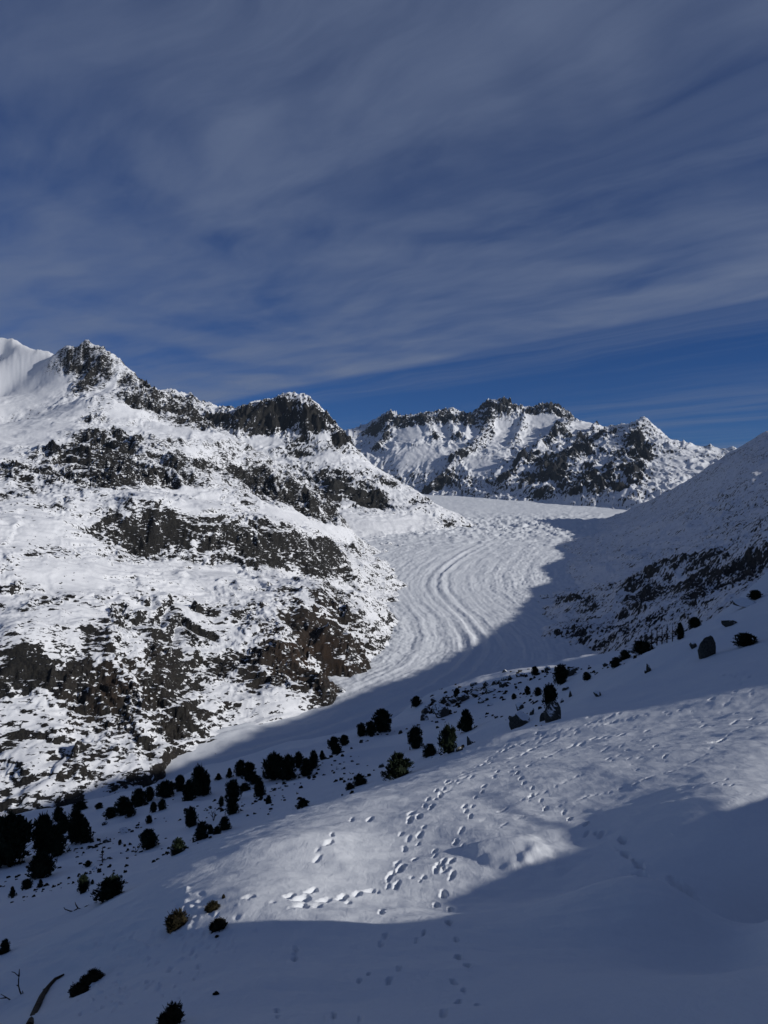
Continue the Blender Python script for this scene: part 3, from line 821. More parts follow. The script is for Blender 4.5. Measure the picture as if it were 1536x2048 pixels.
LUMPS = []       # trodden, lumpy snow round the dwarf shrubs
for cx, cy, sx, sy, n in ((395, 1815, 45, 26, 40), (400, 1880, 80, 30, 60), (250, 1895, 70, 28, 50), (200, 1990, 60, 30, 40), (330, 1960, 90, 35, 36)):
    for k in range(n):
        LUMPS.append((cx + rng.gauss(0, sx * .6), cy + rng.gauss(0, sy * .6), rng.uniform(10, 22), rng.uniform(6, 12), rng.uniform(-60, 0), rng.choice((-1, -0.7, 0.8, 1.0))))


def surf_frame(px, py, P):
    """axes on the ground for 'right' and 'up' in the picture at a ground point"""
    e = 0.05
    gx = (F_base(P[:, 0] + e, P[:, 1]) - F_base(P[:, 0] - e, P[:, 1])) / (2 * e)
    gy = (F_base(P[:, 0], P[:, 1] + e) - F_base(P[:, 0], P[:, 1] - e)) / (2 * e)
    n = np.stack([-gx, -gy, np.ones_like(gx)], 1)
    return n / np.linalg.norm(n, axis=1)[:, None]


def to_ground(px, py, n, P):
    """meeting of a pixel ray with the tangent plane at P"""
    d = np.stack([(px - 768) / FPX, np.ones_like(px), (1024 - py) / FPX], 1)
    t = (P * n).sum(1) / (d * n).sum(1)
    return d * t[:, None]


def build_foreground():
    th = spread((-44, -27.6, 34), (-27.6, 27.6, 590), (27.6, 110, 70))
    r = gspread((2.5, 6.0, 30), (6.0, 34, 430), (34, 150, 140), (150, 420, 90), (420, 900, 20))
    X, Y, T, R = polar(th, r)
    Z = F_height(X, Y)
    thr, rr = np.radians(th), r

    prng = random.Random(12)

    def dent(items, depth, rim, lump=False):
        a = np.array([i[:6] for i in items], float)
        P, hit = cast(F_base, a[:, :2], 4, 200, 700)
        n = surf_frame(a[:, 0], a[:, 1], P)
        ang = np.radians(a[:, 4])
        A = to_ground(a[:, 0] + np.cos(ang) * a[:, 2] / 2, a[:, 1] + np.sin(ang) * a[:, 2] / 2, n, P) - P
        B = to_ground(a[:, 0] - np.sin(ang) * a[:, 3] / 2, a[:, 1] + np.cos(ang) * a[:, 3] / 2, n, P) - P
        for k in range(len(a)):
            if not hit[k] or P[k, 1] > 90:
                continue
            la, lb = A[k, :2].copy(), B[k, :2].copy()
            cap = 26 * P[k, 1] / FPX
            for v in (la, lb):
                ln = np.hypot(*v)
                if ln > cap:
                    v *= cap / ln
            M = np.array([la, lb]).T
            if abs(np.linalg.det(M)) < 1e-7:
                continue
            jit = prng.uniform(.62, 1.12)
            la, lb = la * .74 * jit * prng.uniform(.8, 1.35), lb * .70 * jit
            M = np.array([la, lb]).T
            rad = (np.hypot(*la) + np.hypot(*lb)) * 1.9
            t0, r0 = math.atan2(P[k, 0], P[k, 1]), math.hypot(P[k, 0], P[k, 1])
            i0, i1 = np.searchsorted(rr, [r0 - rad, r0 + rad])
            j0, j1 = np.searchsorted(thr, [t0 - rad / r0, t0 + rad / r0])
            if i1 <= i0 or j1 <= j0:
                continue
            xs, ys = X[i0:i1, j0:j1] - P[k, 0], Y[i0:i1, j0:j1] - P[k, 1]
            inv = np.linalg.inv(M)
            p, q = inv[0, 0] * xs + inv[0, 1] * ys, inv[1, 0] * xs + inv[1, 1] * ys
            e = p * p * (1 + 0.35 * np.tanh(p * 2)) + q * q
            e = e * (1 + 0.9 * perlin(xs / rad * 3.1 + 7.7 * k, ys / rad * 3.1, 91)) + 0.25 * perlin(xs / rad * 9 + k, ys / rad * 9, 93)
            deep = prng.uniform(.55, 1.35)
            size = math.sqrt(np.hypot(*la) * np.hypot(*lb))
            if lump:
                Z[i0:i1, j0:j1] += a[k, 5] * depth * size * np.exp(-e * 1.2)
            else:
                Z[i0:i1, j0:j1] += deep * a[k, 5] * size * (-depth * np.exp(-(e ** 2) * 0.9) + rim * np.exp(-((np.sqrt(np.maximum(e, 0)) - 1.35) / 0.3) ** 2))
    dent(LUMPS, 0.36, 0, True)
    dent(PRINTS, 0.50, 0.05)
    # rock and turf showing through
    bl = [(950, 1385, 70, 16, .45), (880, 1412, 40, 18, .45), (1140, 1345, 50, 12, .4), (1060, 1430, 40, 20, .15), (700, 1535, 80, 30, .14), (640, 1530, 40, 30, .2), (160, 1770, 160, 40, .10), (230, 1720, 80, 30, .10), (300, 1640, 200, 40, .08),
          (1220, 1330, 60, 14, .3)]
    b = Bias(F_base, bl, 20, 600)(X, Y, Z)
    s = slope_of(Z, T, R)
    rock = -0.06 + b + 0.16 * (fbm(X, Y, 30, 4, 0.55, 721)) + (s - 0.55) * 0.25 * sstep(R, 60, 150)
    rock = np.where(R < 28, -0.6, rock)
    rock = rock - 0.5 * (1 - sstep(R, 28, 45))
    grid_mesh('snow_slope', X, Y, Z, {'rock': np.clip(rock, -0.6, 1.0), 'brown': np.zeros_like(Z) + 0.3}, FSNOW)


def foreground_snow():
    m, N, b = principled('wind_packed_snow')
    g = N.n('ShaderNodeNewGeometry').outputs['Position']
    at = N.n('ShaderNodeAttribute', attribute_name='rock').outputs['Fac']
    n1 = N.noise(g, 0.55, 5.0, 0.62, 0.4)
    f = N.smooth(N.math('ADD', at, N.math('MULTIPLY', N.math('SUBTRACT', n1, 0.5), 1.3)), 0.32, 0.38)
    n2 = N.noise(g, 14.0, 4.0, 0.6)
    n4 = N.noise(g, 95.0, 2.0, 0.6)
    rip = N.n('ShaderNodeMapping')
    rip.inputs['Rotation'].default_value = (0, 0, math.radians(35))
    rip.inputs['Scale'].default_value = (1.0, 0.22, 1.0)
    N.put(rip.inputs['Vector'], g)
    n5 = N.noise(rip.outputs[0], 4.5, 4.0, 0.6, 0.5)
    col = N.mix(n2, (0.63, 0.66, 0.70, 1), (0.69, 0.715, 0.75, 1))
    N.put(b.inputs['Base Color'], N.mix(f, col, (0.022, 0.018, 0.014, 1)))
    N.put(b.inputs['Roughness'], 0.7)
    N.put(b.inputs['Specular IOR Level'], 0.25)
    bp = N.n('ShaderNodeBump')
    bp.inputs['Strength'].default_value = 0.5
    bp.inputs['Distance'].default_value = 0.035
    N.put(bp.inputs['Height'], N.math('ADD', N.math('MULTIPLY', n5, 1.0), N.math('ADD', N.math('MULTIPLY', n2, 0.35), N.math('MULTIPLY', n4, 0.2))))
    N.put(b.inputs['Normal'], bp.outputs[0])
    return m


FSNOW = foreground_snow()
build_foreground()

# ------------------------------------------------------------------ things on the slope
M_NEEDLE = simple('dark_pine_needles', (0.006, 0.010, 0.006), (0.020, 0.030, 0.017), 0.5)
M_BARK = simple('pine_bark', (0.030, 0.022, 0.016), (0.075, 0.055, 0.040), 0.15)
M_TWIG = simple('bare_twigs', (0.020, 0.014, 0.010), (0.050, 0.034, 0.024), 0.1)
M_HEATH = simple('dwarf_shrub_leaves', (0.009, 0.009, 0.005), (0.028, 0.023, 0.012), 0.08)
M_POLE = simple('pole_wood', (0.16, 0.11, 0.07), (0.24, 0.17, 0.11), 0.2)


def boulder_mat():
    m, N, b = principled('lichen_rock_with_snow')
    gn = N.n('ShaderNodeNewGeometry')
    g = gn.outputs['Position']
    sp = N.n('ShaderNodeSeparateXYZ')
    N.put(sp.inputs[0], gn.outputs['Normal'])
    n1 = N.noise(g, 1.6, 5.0, 0.6)
    n2 = N.noise(g, 6.0, 4.0, 0.6)
    f = N.smooth(N.math('ADD', sp.outputs[2], N.math('MULTIPLY', N.math('SUBTRACT', n1, 0.5), 0.7)), 0.52, 0.66)
    rk = N.mix(N.smooth(n2, 0.3, 0.7), (0.014, 0.014, 0.012, 1), (0.055, 0.055, 0.045, 1))
    N.put(b.inputs['Base Color'], N.mix(f, rk, (0.66, 0.69, 0.73, 1)))
    N.put(b.inputs['Roughness'], 0.9)
    bp = N.n('ShaderNodeBump')
    bp.inputs['Strength'].default_value = 0.5
    bp.inputs['Distance'].default_value = 0.1
    N.put(bp.inputs['Height'], n2)
    N.put(b.inputs['Normal'], bp.outputs[0])
    return m


M_ROCK = boulder_mat()


def raw_mesh(name, verts, faces, mat, smooth=False):
    me = bpy.data.meshes.new(name)
    me.from_pydata([tuple(map(float, v)) for v in verts], [], [tuple(map(int, f)) for f in faces])
    me.materials.append(mat)
    if smooth:
        me.polygons.foreach_set('use_smooth', [True] * len(me.polygons))
    me.update()
    return me


def tube(verts, faces, pts, radii, sides=6):
    """append a tapered tube to verts/faces"""
    base = len(verts)
    pts = [np.array(p, float) for p in pts]
    for i, p in enumerate(pts):
        d = pts[min(i + 1, len(pts) - 1)] - pts[max(i - 1, 0)]
        d = d / (np.linalg.norm(d) + 1e-9)
        a = np.cross(d, [0.31, 0.17, 0.93])
        if np.linalg.norm(a) < 0.1:
            a = np.cross(d, [1, 0, 0])
        a /= np.linalg.norm(a)
        b = np.cross(d, a)
        for k in range(sides):
            t = 2 * math.pi * k / sides
            verts.append(p + radii[i] * (math.cos(t) * a + math.sin(t) * b))
    for i in range(len(pts) - 1):
        for k in range(sides):
            k2 = (k + 1) % sides
            faces.append((base + i * sides + k, base + i * sides + k2, base + (i + 1) * sides + k2, base + (i + 1) * sides + k))
    faces.append(tuple(base + k for k in range(sides))[::-1])
    faces.append(tuple(base + (len(pts) - 1) * sides + k for k in range(sides)))


def sphere_pts(nu, nv):
    v = [(0, 0, 1)] + [(math.sin(math.pi * i / nv) * math.cos(2 * math.pi * j / nu), math.sin(math.pi * i / nv) * math.sin(2 * math.pi * j / nu), math.cos(math.pi * i / nv))
                       for i in range(1, nv) for j in range(nu)] + [(0, 0, -1)]
    f = [(0, 1 + j, 1 + (j + 1) % nu) for j in range(nu)]
    for i in range(nv - 2):
        for j in range(nu):
            a, b = 1 + i * nu + j, 1 + i * nu + (j + 1) % nu
            f.append((a, a + nu, b + nu, b))
    e = len(v) - 1
    f += [(e, e - nu + (j + 1) % nu, e - nu + j) for j in range(nu)]
    return np.array(v, float), f


def tufts(verts, faces, R, c, out, n, size):
    """a spray of needle blades at c, fanning round direction out"""
    for _ in range(n):
        d = np.array(out) * 0.9 + np.array([R.gauss(0, .55), R.gauss(0, .55), R.gauss(0.25, .5)])
        d /= np.linalg.norm(d) + 1e-9
        s = np.cross(d, [R.gauss(0, 1), R.gauss(0, 1), R.gauss(0, 1)])
        s /= np.linalg.norm(s) + 1e-9
        l, w = size * R.uniform(.7, 1.3), size * R.uniform(.14, .24)
        p = np.array(c) + np.array([R.gauss(0, size * .35) for _ in range(3)])
        i = len(verts)
        verts += [p - s * w, p + s * w, p + d * l * .65 + s * w * .8, p + d * l, p + d * l * .65 - s * w * .8]
        faces.append((i, i + 1, i + 2, i + 3, i + 4))


def pine_crown(seed, shape):
    """dense stone-pine crown in a unit box; shape picks the outline"""
    R = random.Random(seed)
    ph = [R.uniform(0, 6.28) for _ in range(6)]

    def prof(t, a):
        if shape == 'column':
            b = 0.5 * min(1, (t / 0.10 + .35)) * (1 - max(0, (t - .55) / .45) ** 2.2 * .72)
        elif shape == 'round':
            b = 0.5 * math.sqrt(max(0.03, 1 - (2 * t - .86) ** 2 * .8))
        elif shape == 'cone':
            b = 0.5 * (1.02 - t) ** .75 + .02
        else:                                            # low spreading bush
            b = 0.5 * math.sqrt(max(0.02, 1 - t * t * .95))
        w = 1 + .13 * math.sin(3 * a + ph[0] + 4 * t) + .10 * math.sin(5 * a + ph[1] - 7 * t) + .10 * math.sin(9 * t + ph[2] + a)
        return b * w
    verts, faces = [], []
    sv, sf = sphere_pts(14, 12)
    z0 = 0.04 if shape != 'bush' else -0.05
    for x, y, z in sv:
        t = (z + 1) / 2
        a = math.atan2(y, x)
        rr = prof(t, a) * .66 * math.sqrt(max(0, 1 - z * z)) ** .45 if abs(z) < .999 else 0
        verts.append(np.array([rr * math.cos(a), rr * math.sin(a), z0 + t * (0.93 - z0)]))
    faces += sf
    n = {'column': 190, 'round': 190, 'cone': 150, 'bush': 180}[shape]
    for k in range(n):
        t = R.random() ** (.85 if shape != 'bush' else 1.2)
        a = R.uniform(0, 2 * math.pi)
        r = prof(t, a) * R.uniform(.50, 1.0)
        c = (r * math.cos(a), r * math.sin(a), z0 + t * (.95 - z0))
        tufts(verts, faces, R, c, (math.cos(a) * .8, math.sin(a) * .8, .35 + t * .7), 9, .115)
    tufts(verts, faces, R, (0, 0, .93), (0, 0, 1), 14, .09)
    return raw_mesh('crown', verts, faces, M_NEEDLE)


def trunk_mesh():
    v, f = [], []
    tube(v, f, [(0, 0, -.12), (0.004, 0, .1), (-.01, .01, .5), (0, 0, .85)], [.07, .055, .04, .012], 8)
    return raw_mesh('trunk', v, f, M_BARK, True)


def stem_mesh():
    v, f = [], []
    R = random.Random(3)
    for k in range(5):
        a = 2 * math.pi * k / 5 + R.uniform(-.3, .3)
        tube(v, f, [(0, 0, -.15), (.12 * math.cos(a), .12 * math.sin(a), .12), (.3 * math.cos(a), .3 * math.sin(a), .5)], [.05, .04, .015], 6)
    return raw_mesh('stem', v, f, M_BARK, True)


CROWNS = {'column': [pine_crown(11, 'column'), pine_crown(12, 'column'), pine_crown(13, 'column')], 'round': [pine_crown(21, 'round'), pine_crown(22, 'round'), pine_crown(23, 'round')],
          'cone': [pine_crown(31, 'cone'), pine_crown(32, 'cone')], 'bush': [pine_crown(41, 'bush'), pine_crown(42, 'bush'), pine_crown(43, 'bush')]}
TRUNK, STEM = trunk_mesh(), stem_mesh()


def empty(name, loc, label, cat, group=None):
    o = bpy.data.objects.new(name, None)
    COL.objects.link(o)
    o.location = [float(c) for c in loc]
    o.empty_display_size = 0.2
    o['label'], o['category'] = label, cat
    if group:
        o['group'] = group
    return o


def part(name, me, parent):
    o = bpy.data.objects.new(name, me)
    COL.objects.link(o)
    o.parent = parent
    return o


TREES = [  # shape, base px, base py, height px, width px, label
    ('round', 12, 1728, 88, 88, 'huge dark stone pine cut off by the left edge of the picture'),
    ('round', 39, 1660, 28, 20, 'small rounded stone pine rising just behind the huge pine at the left edge'),
    ('column', 87, 1708, 72, 38, 'tall columnar stone pine right of the huge pine at the left edge'),
    ('cone', 113, 1712, 56, 42, 'broad ragged stone pine leaning against the tall columnar pine near the left edge'),
    ('round', 117, 1644, 27, 21, 'small round-topped pine, upper of the two behind the columnar pine'),
    ('column', 126, 1668, 34, 22, 'slim stone pine, lower of the two behind the columnar pine'),
    ('column', 152, 1686, 61, 32, 'tall round-topped stone pine with a shorter pine joined on its right'),
    ('cone', 170, 1686, 44, 30, 'shorter stone pine joined to the right of a tall round-topped pine'),
    ('round', 83, 1756, 45, 45, 'wide ball-shaped stone pine below the columnar pines at left'),
    ('round', 54, 1779, 19, 19, 'middle one of three tiny pines below the ball-shaped pine'),
    ('cone', 81, 1775, 15, 12, 'rightmost of three tiny pines below the ball-shaped pine'),
    ('cone', 25, 1794, 19, 14, 'leftmost and lowest of three tiny pines near the left edge'),
    ('column', 167, 1786, 33, 20, 'lone upright young pine left of the slanting dwarf pine'),
    ('cone', 185, 1769, 9, 8, 'tiny pine seedling right beside the lone upright young pine'),
    ('round', 297, 1698, 36, 33, 'neat round pine standing alone mid slope at left'),
    ('round', 176, 1734, 12, 12, 'small dark ball-shaped seedling left of the bare larch sapling'),
    ('round', 222, 1637, 20, 24, 'low pine bush at the left end of the first brow cluster'),
    ('round', 246, 1630, 33, 31, 'rounded stone pine in the middle of the left brow cluster'),
    ('cone', 260, 1634, 28, 20, 'dark pine tucked under the right of the left brow cluster'),
    ('column', 277, 1614, 33, 27, 'ragged stone pine at the right end of the left brow cluster'),
    ('column', 299, 1603, 27, 17, 'slim pine standing alone just right of the left brow cluster'),
    ('round', 160, 1619, 14, 28, 'flat wide pine bush on the brow above the columnar pines'),
    ('round', 198, 1618, 11, 14, 'small flat pine bush on the brow right of a wider one'),
    ('round', 307, 1625, 19, 13, 'left one of a pair of small round pines on open snow'),
    ('round', 324, 1620, 19, 15, 'right one of a pair of small round pines on open snow'),
    ('round', 298, 1648, 16, 12, 'small pine standing below a pair of small round pines'),
    ('round', 331, 1595, 30, 35, 'broad bushy pine at the left of the central brow clump'),
    ('column', 360, 1582, 29, 19, 'rounded upright pine between the bushy pine and the tallest brow pine'),
    ('cone', 378, 1602, 38, 31, 'wide low pine in front of the central brow clump'),
    ('column', 398, 1592, 56, 30, 'tallest stone pine of the central brow clump'),
    ('column', 411, 1591, 42, 19, 'narrow pine fused to the right of the tallest brow pine'),
    ('round', 382, 1654, 37, 24, 'oval pine alone on open snow below the central brow clump'),
    ('column', 466, 1602, 38, 28, 'upper half of a stacked pair of columnar pines'),
    ('column', 466, 1628, 30, 23, 'lower half of a stacked pair of columnar pines'),
    ('column', 443, 1613, 19, 9, 'thin seedling left of the stacked pair of columnar pines'),
    ('cone', 437, 1560, 12, 14, 'small dome pine on the brow right of the central clump'),
    ('cone', 459, 1556, 18, 14, 'small pointed pine on the brow beside two joined round pines'),
    ('round', 481, 1552, 29, 21, 'left one of two joined round pines on the brow'),
    ('round', 497, 1561, 33, 27, 'right one of two joined round pines on the brow'),
    ('cone', 519, 1593, 32, 27, 'broad cone-shaped pine below the two joined round pines'),
    ('round', 546, 1560, 49, 37, 'largest rounded stone pine on the middle of the brow'),
    ('round', 575, 1561, 46, 31, 'rounded stone pine touching the largest brow pine on its right'),
    ('column', 597, 1536, 29, 17, 'upright pine behind the rounded pines at mid brow'),
    ('cone', 612, 1552, 32, 30, 'slanting pine filling the gap at the right of the mid brow pines'),
    ('column', 627, 1538, 34, 16, 'slim pine at the right end of the mid brow row'),
    ('cone', 644, 1520, 17, 13, 'small pointed pine alone right of the mid brow row'),
    ('round', 667, 1500, 24, 21, 'rounded pine on the brow beside a low dome pine'),
    ('round', 688, 1491, 19, 19, 'low dome-shaped pine on the brow'),
    ('round', 723, 1473, 25, 18, 'small pine left of the dark three-pine group on the brow'),
    ('round', 741, 1471, 26, 22, 'middle pine of the dark three-pine group on the brow'),
    ('round', 764, 1464, 42, 36, 'big black round pine ending the three-pine group on the brow'),
    ('round', 832, 1414, 20, 19, 'round pine perched above the first rock outcrop below the ice'),
    ('column', 914, 1398, 20, 12, 'small upright pine rooted in the rubble line below the ice'),
    ('column', 831, 1498, 40, 28, 'ragged pine alone in the snow hollow, left of the taller one'),
    ('column', 897, 1507, 52, 31, 'tall ragged pine at the rim of the near snow slope'),
    ('cone', 932, 1463, 40, 37, 'broad cone pine like a fir between rubble and near slope'),
    ('round', 1070, 1351, 17, 13, 'small round pine on the rim above the shaded ice edge'),
    ('column', 1122, 1369, 36, 25, 'dark pine in front of the flat boulder on the rim'),
    ('round', 1174, 1361, 15, 15, 'small pine right of the flat boulder on the rim'),
    ('column', 1100, 1416, 44, 26, 'tall shaggy pine above the greenish boulder'),
    ('round', 1076, 1392, 16, 15, 'right one of two small pines left of the shaggy pine'),
    ('round', 1055, 1390, 15, 11, 'left one of two small pines left of the shaggy pine'),
    ('round', 1028, 1399, 11, 9, 'tiny pine in the hollow left of two small pines'),
    ('cone', 1360, 1258, 22, 17, 'small fir-shaped pine on the right hand skyline of the slope'),
    ('round', 1390, 1256, 20, 21, 'bushy young pine beside the fir-shaped one at right'),
    ('round', 1511, 1200, 18, 24, 'bushy pine on top of the boulder near the right edge'),
]
BUSHES = [
    (222, 1795, 36, 54, 'slanting dwarf pine thicket on the left slope'),
    (511, 1567, 15, 22, 'low dwarf pine below the joined round pines'),
    (490, 1582, 14, 21, 'low ragged dwarf pine left of the broad cone-shaped pine'),
    (404, 1678, 32, 28, 'spiky dwarf pine at the left end of a hedge-like row'),
    (421, 1668, 17, 11, 'thin upright tuft of dwarf pine in a hedge-like row'),
    (434, 1668, 14, 15, 'small round dwarf pine in a hedge-like row'),
    (450, 1660, 24, 22, 'pointed dwarf pine at the right end of a hedge-like row'),
    (356, 1707, 28, 26, 'dwarf pine alone below the hedge-like row'),
    (537, 1608, 16, 11, 'tiny dwarf pine alone on the open hollow'),
    (674, 1508, 17, 20, 'low dwarf pine in front of the rounded brow pines'),
    (860, 1511, 21, 26, 'low slanting dwarf pine left of the tall ragged pine'),
    (797, 1554, 44, 48, 'big sprawling dwarf pine on the rim of the near slope'),
    (720, 1571, 20, 26, 'slanting dwarf pine left of the big sprawling one'),
    (606, 1614, 16, 22, 'flat dwarf pine on the rim of the near slope, left of the sprawling one'),
    (700, 1579, 12, 16, 'thin straggly dwarf pine beside the slanting one'),
    (1285, 1306, 22, 40, 'low dwarf pine hedge left of the bare larch saplings'),
    (1250, 1319, 17, 22, 'dwarf pine between the hedge and the small rim boulder'),
    (1232, 1334, 18, 20, 'straggly dwarf pine right of the small rim boulder'),
    (1492, 1292, 24, 42, 'twisted dwarf pine spreading on the snow at the right'),
    (1362, 1278, 15, 14, 'small crooked dwarf pine on the snow right of the larch saplings'),
    (10, 1906, 24, 20, 'small spiky dwarf pine at the left edge of the near slope'),
]
HEATH = [  # cushions of dwarf shrub poking out of the near snow
    (355, 1852, 44, 46, 'largest dark shrub cushion under a snow cap in the sunlit patch'),
    (425, 1820, 24, 32, 'upper small shrub cushion in the sunlit trodden snow'),
    (438, 1858, 30, 36, 'lower right shrub cushion at the edge of the trodden snow'),
    (186, 1964, 34, 36, 'leafy head of the shrub strip in the lower left corner'),
    (158, 1990, 34, 40, 'lower tail of the shrub strip in the lower left corner'),
    (347, 2046, 58, 44, 'dark shrub clump at the bottom edge of the picture'),
    (432, 1990, 10, 10, 'tiny shrub tip showing in the shaded near snow'),
    (427, 1866, 8, 9, 'left one of two tiny shrub tips under the lower cushion'),
    (434, 1875, 7, 10, 'right one of two tiny shrub tips under the lower cushion'),
    (447, 1797, 12, 7, 'little twig tip above the sunlit shrub cushions'),
]
ORDINAL = ('first second third fourth fifth sixth seventh eighth ninth tenth eleventh twelfth thirteenth fourteenth fifteenth sixteenth seventeenth eighteenth nineteenth '
           'twentieth twenty-first twenty-second twenty-third twenty-fourth').split()
ROCKS = [  # px, base py, height, width, label (None: one of the rubble line)
    (1108, 1441, 32, 28, 'large greenish boulder with a pointed top on the near rim'), (1086, 1442, 18, 11, 'narrow upright rock left of the greenish boulder'),
    (1036, 1421, 15, 15, 'small block perched above the wedge-shaped rock'), (1040, 1452, 26, 38, 'wedge-shaped dark rock left of the greenish boulder'), (1064, 1430, 12, 9, 'little tooth of rock right of the wedge-shaped rock'),
    (1141, 1351, 15, 30, 'flat dark boulder on the rim behind a pine'), (1130, 1380, 8, 14, 'flat stone just right of the shaggy pine'), (1141, 1394, 11, 8, 'upper of two small stones right of the shaggy pine'), (1124, 1405, 7, 6, 'lower of two small stones right of the shaggy pine'),
    (878, 1434, 24, 30, 'largest rock of the outcrop left of the rubble line'), (852, 1427, 13, 20, 'slanting slab at the left of the outcrop'), (848, 1441, 11, 14, 'lower stone of the outcrop left of the rubble line'),
    (868, 1404, 8, 11, None), (886, 1406, 12, 19, None), (906, 1404, 10, 22, None), (930, 1400, 12, 25, None), (951, 1393, 10, 17, None), (979, 1385, 9, 19, None), (972, 1373, 9, 12, None), (990, 1369, 7, 14, None),
    (1000, 1366, 7, 12, None), (1011, 1361, 8, 14, None), (1021, 1358, 6, 11, None), (1036, 1353, 7, 12, None), (948, 1371, 7, 12, None), (1005, 1374, 9, 17, None), (1096, 1341, 8, 13, None), (1112, 1340, 7, 10, None), (1047, 1352, 6, 11, None),
    (964, 1406, 8, 13, 'small stone in the hollow below the rubble line, left'), (979, 1412, 6, 12, 'small flat stone in the hollow below the rubble line, right'), (993, 1436, 6, 8, 'lone pebble-like rock left of the wedge-shaped rock'),
    (1416, 1312, 36, 28, 'jagged pointed rock standing in the snow at right'), (1388, 1296, 10, 15, 'small rock left of the jagged pointed rock'), (1498, 1211, 14, 44, 'long low boulder under the bushy pine near the right edge'), (1462, 1250, 12, 29, 'long low rock half buried below the right skyline'),
    (1297, 1343, 14, 11, 'egg-shaped rock alone in the smooth snow'), (1292, 1347, 6, 6, 'little stone at the foot of the egg-shaped rock'), (1212, 1332, 7, 12, 'small rim boulder left of the straggly dwarf pine'),
    (1193, 1394, 12, 12, 'small rock in a furrow on the smooth near slope'), (919, 1502, 8, 12, 'small stone right of the tall ragged pine'), (938, 1490, 16, 10, 'thin slanting stone right of the tall ragged pine'), (765, 1535, 7, 11, 'dark stone above the sprawling dwarf pine'),
    (1008, 1345, 5, 9, None), (858, 1420, 8, 9, None), (897, 1411, 7, 14, None), (920, 1408, 6, 12, None),
    (250, 1665, 8, 20, 'longest stone in the broken rock strip mid slope at left'), (210, 1686, 7, 14, 'stone at the left end of the broken rock strip mid slope'), (240, 1757, 6, 10, 'stone above the slanting dwarf pine thicket'), (189, 1739, 7, 10, 'stone beside the small dark ball-shaped seedling'),
    (210, 1650, 7, 9, 'lone stone above the broken rock strip'), (130, 1683, 11, 18, 'dark rock between the ragged pine and the joined pair'),
]


def boulder_mesh(seed):
    R = random.Random(seed)
    v, f = sphere_pts(18, 12)
    cuts = []
    for _ in range(10):
        n = np.array([R.gauss(0, 1), R.gauss(0, 1), R.gauss(.25, .7)])
        cuts.append((n / np.linalg.norm(n), R.uniform(.38, .80)))
    out = []
    for p in v:
        q = p.copy()
        for n, d in cuts:
            k = q @ n
            if k > d:
                q = q - n * (k - d) * .97
        q *= 1 + R.uniform(-.05, .05)
        out.append(q * np.array([.68, .68, .80]) + np.array([0, 0, .40]))
    return raw_mesh('boulder', out, f, M_ROCK)


def heath_mesh(seed):
    R = random.Random(seed)
    v, f = [], []
    sv, sf = sphere_pts(9, 7)
    lumps = [(0, 0, .30, .34)] + [(R.uniform(-.34, .34), R.uniform(-.3, .3), R.uniform(.10, .26), R.uniform(.16, .26)) for _ in range(4)]
    for lx, ly, lz, lr in lumps:
        i = len(v)
        for x, y, z in sv:
            k = lr * (.8 + .3 * R.random())
            v.append(np.array([lx + x * k, ly + y * k, lz + z * k]))
        f += [tuple(i + j for j in q) for q in sf]
        for _ in range(int(330 * lr)):
            a, e = R.uniform(0, 6.28), R.uniform(-.3, 1.45)
            d = np.array([math.cos(a) * math.cos(e), math.sin(a) * math.cos(e), math.sin(e)])
            tufts(v, f, R, d * lr * R.uniform(.7, 1.15) + np.array([lx, ly, lz]), d, 5, .085)
    return raw_mesh('foliage', v, f, M_HEATH)


def heath_stem():
    R = random.Random(9)
    v, f = [], []
    for k in range(9):
        a = R.uniform(0, 6.28)
        e = R.uniform(.25, .5)
        tube(v, f, [(0, 0, -.1), (.15 * math.cos(a), .15 * math.sin(a), .2), (e * math.cos(a), e * math.sin(a), R.uniform(.4, .75))], [.03, .02, .006], 5)
    return raw_mesh('stem', v, f, M_TWIG, True)


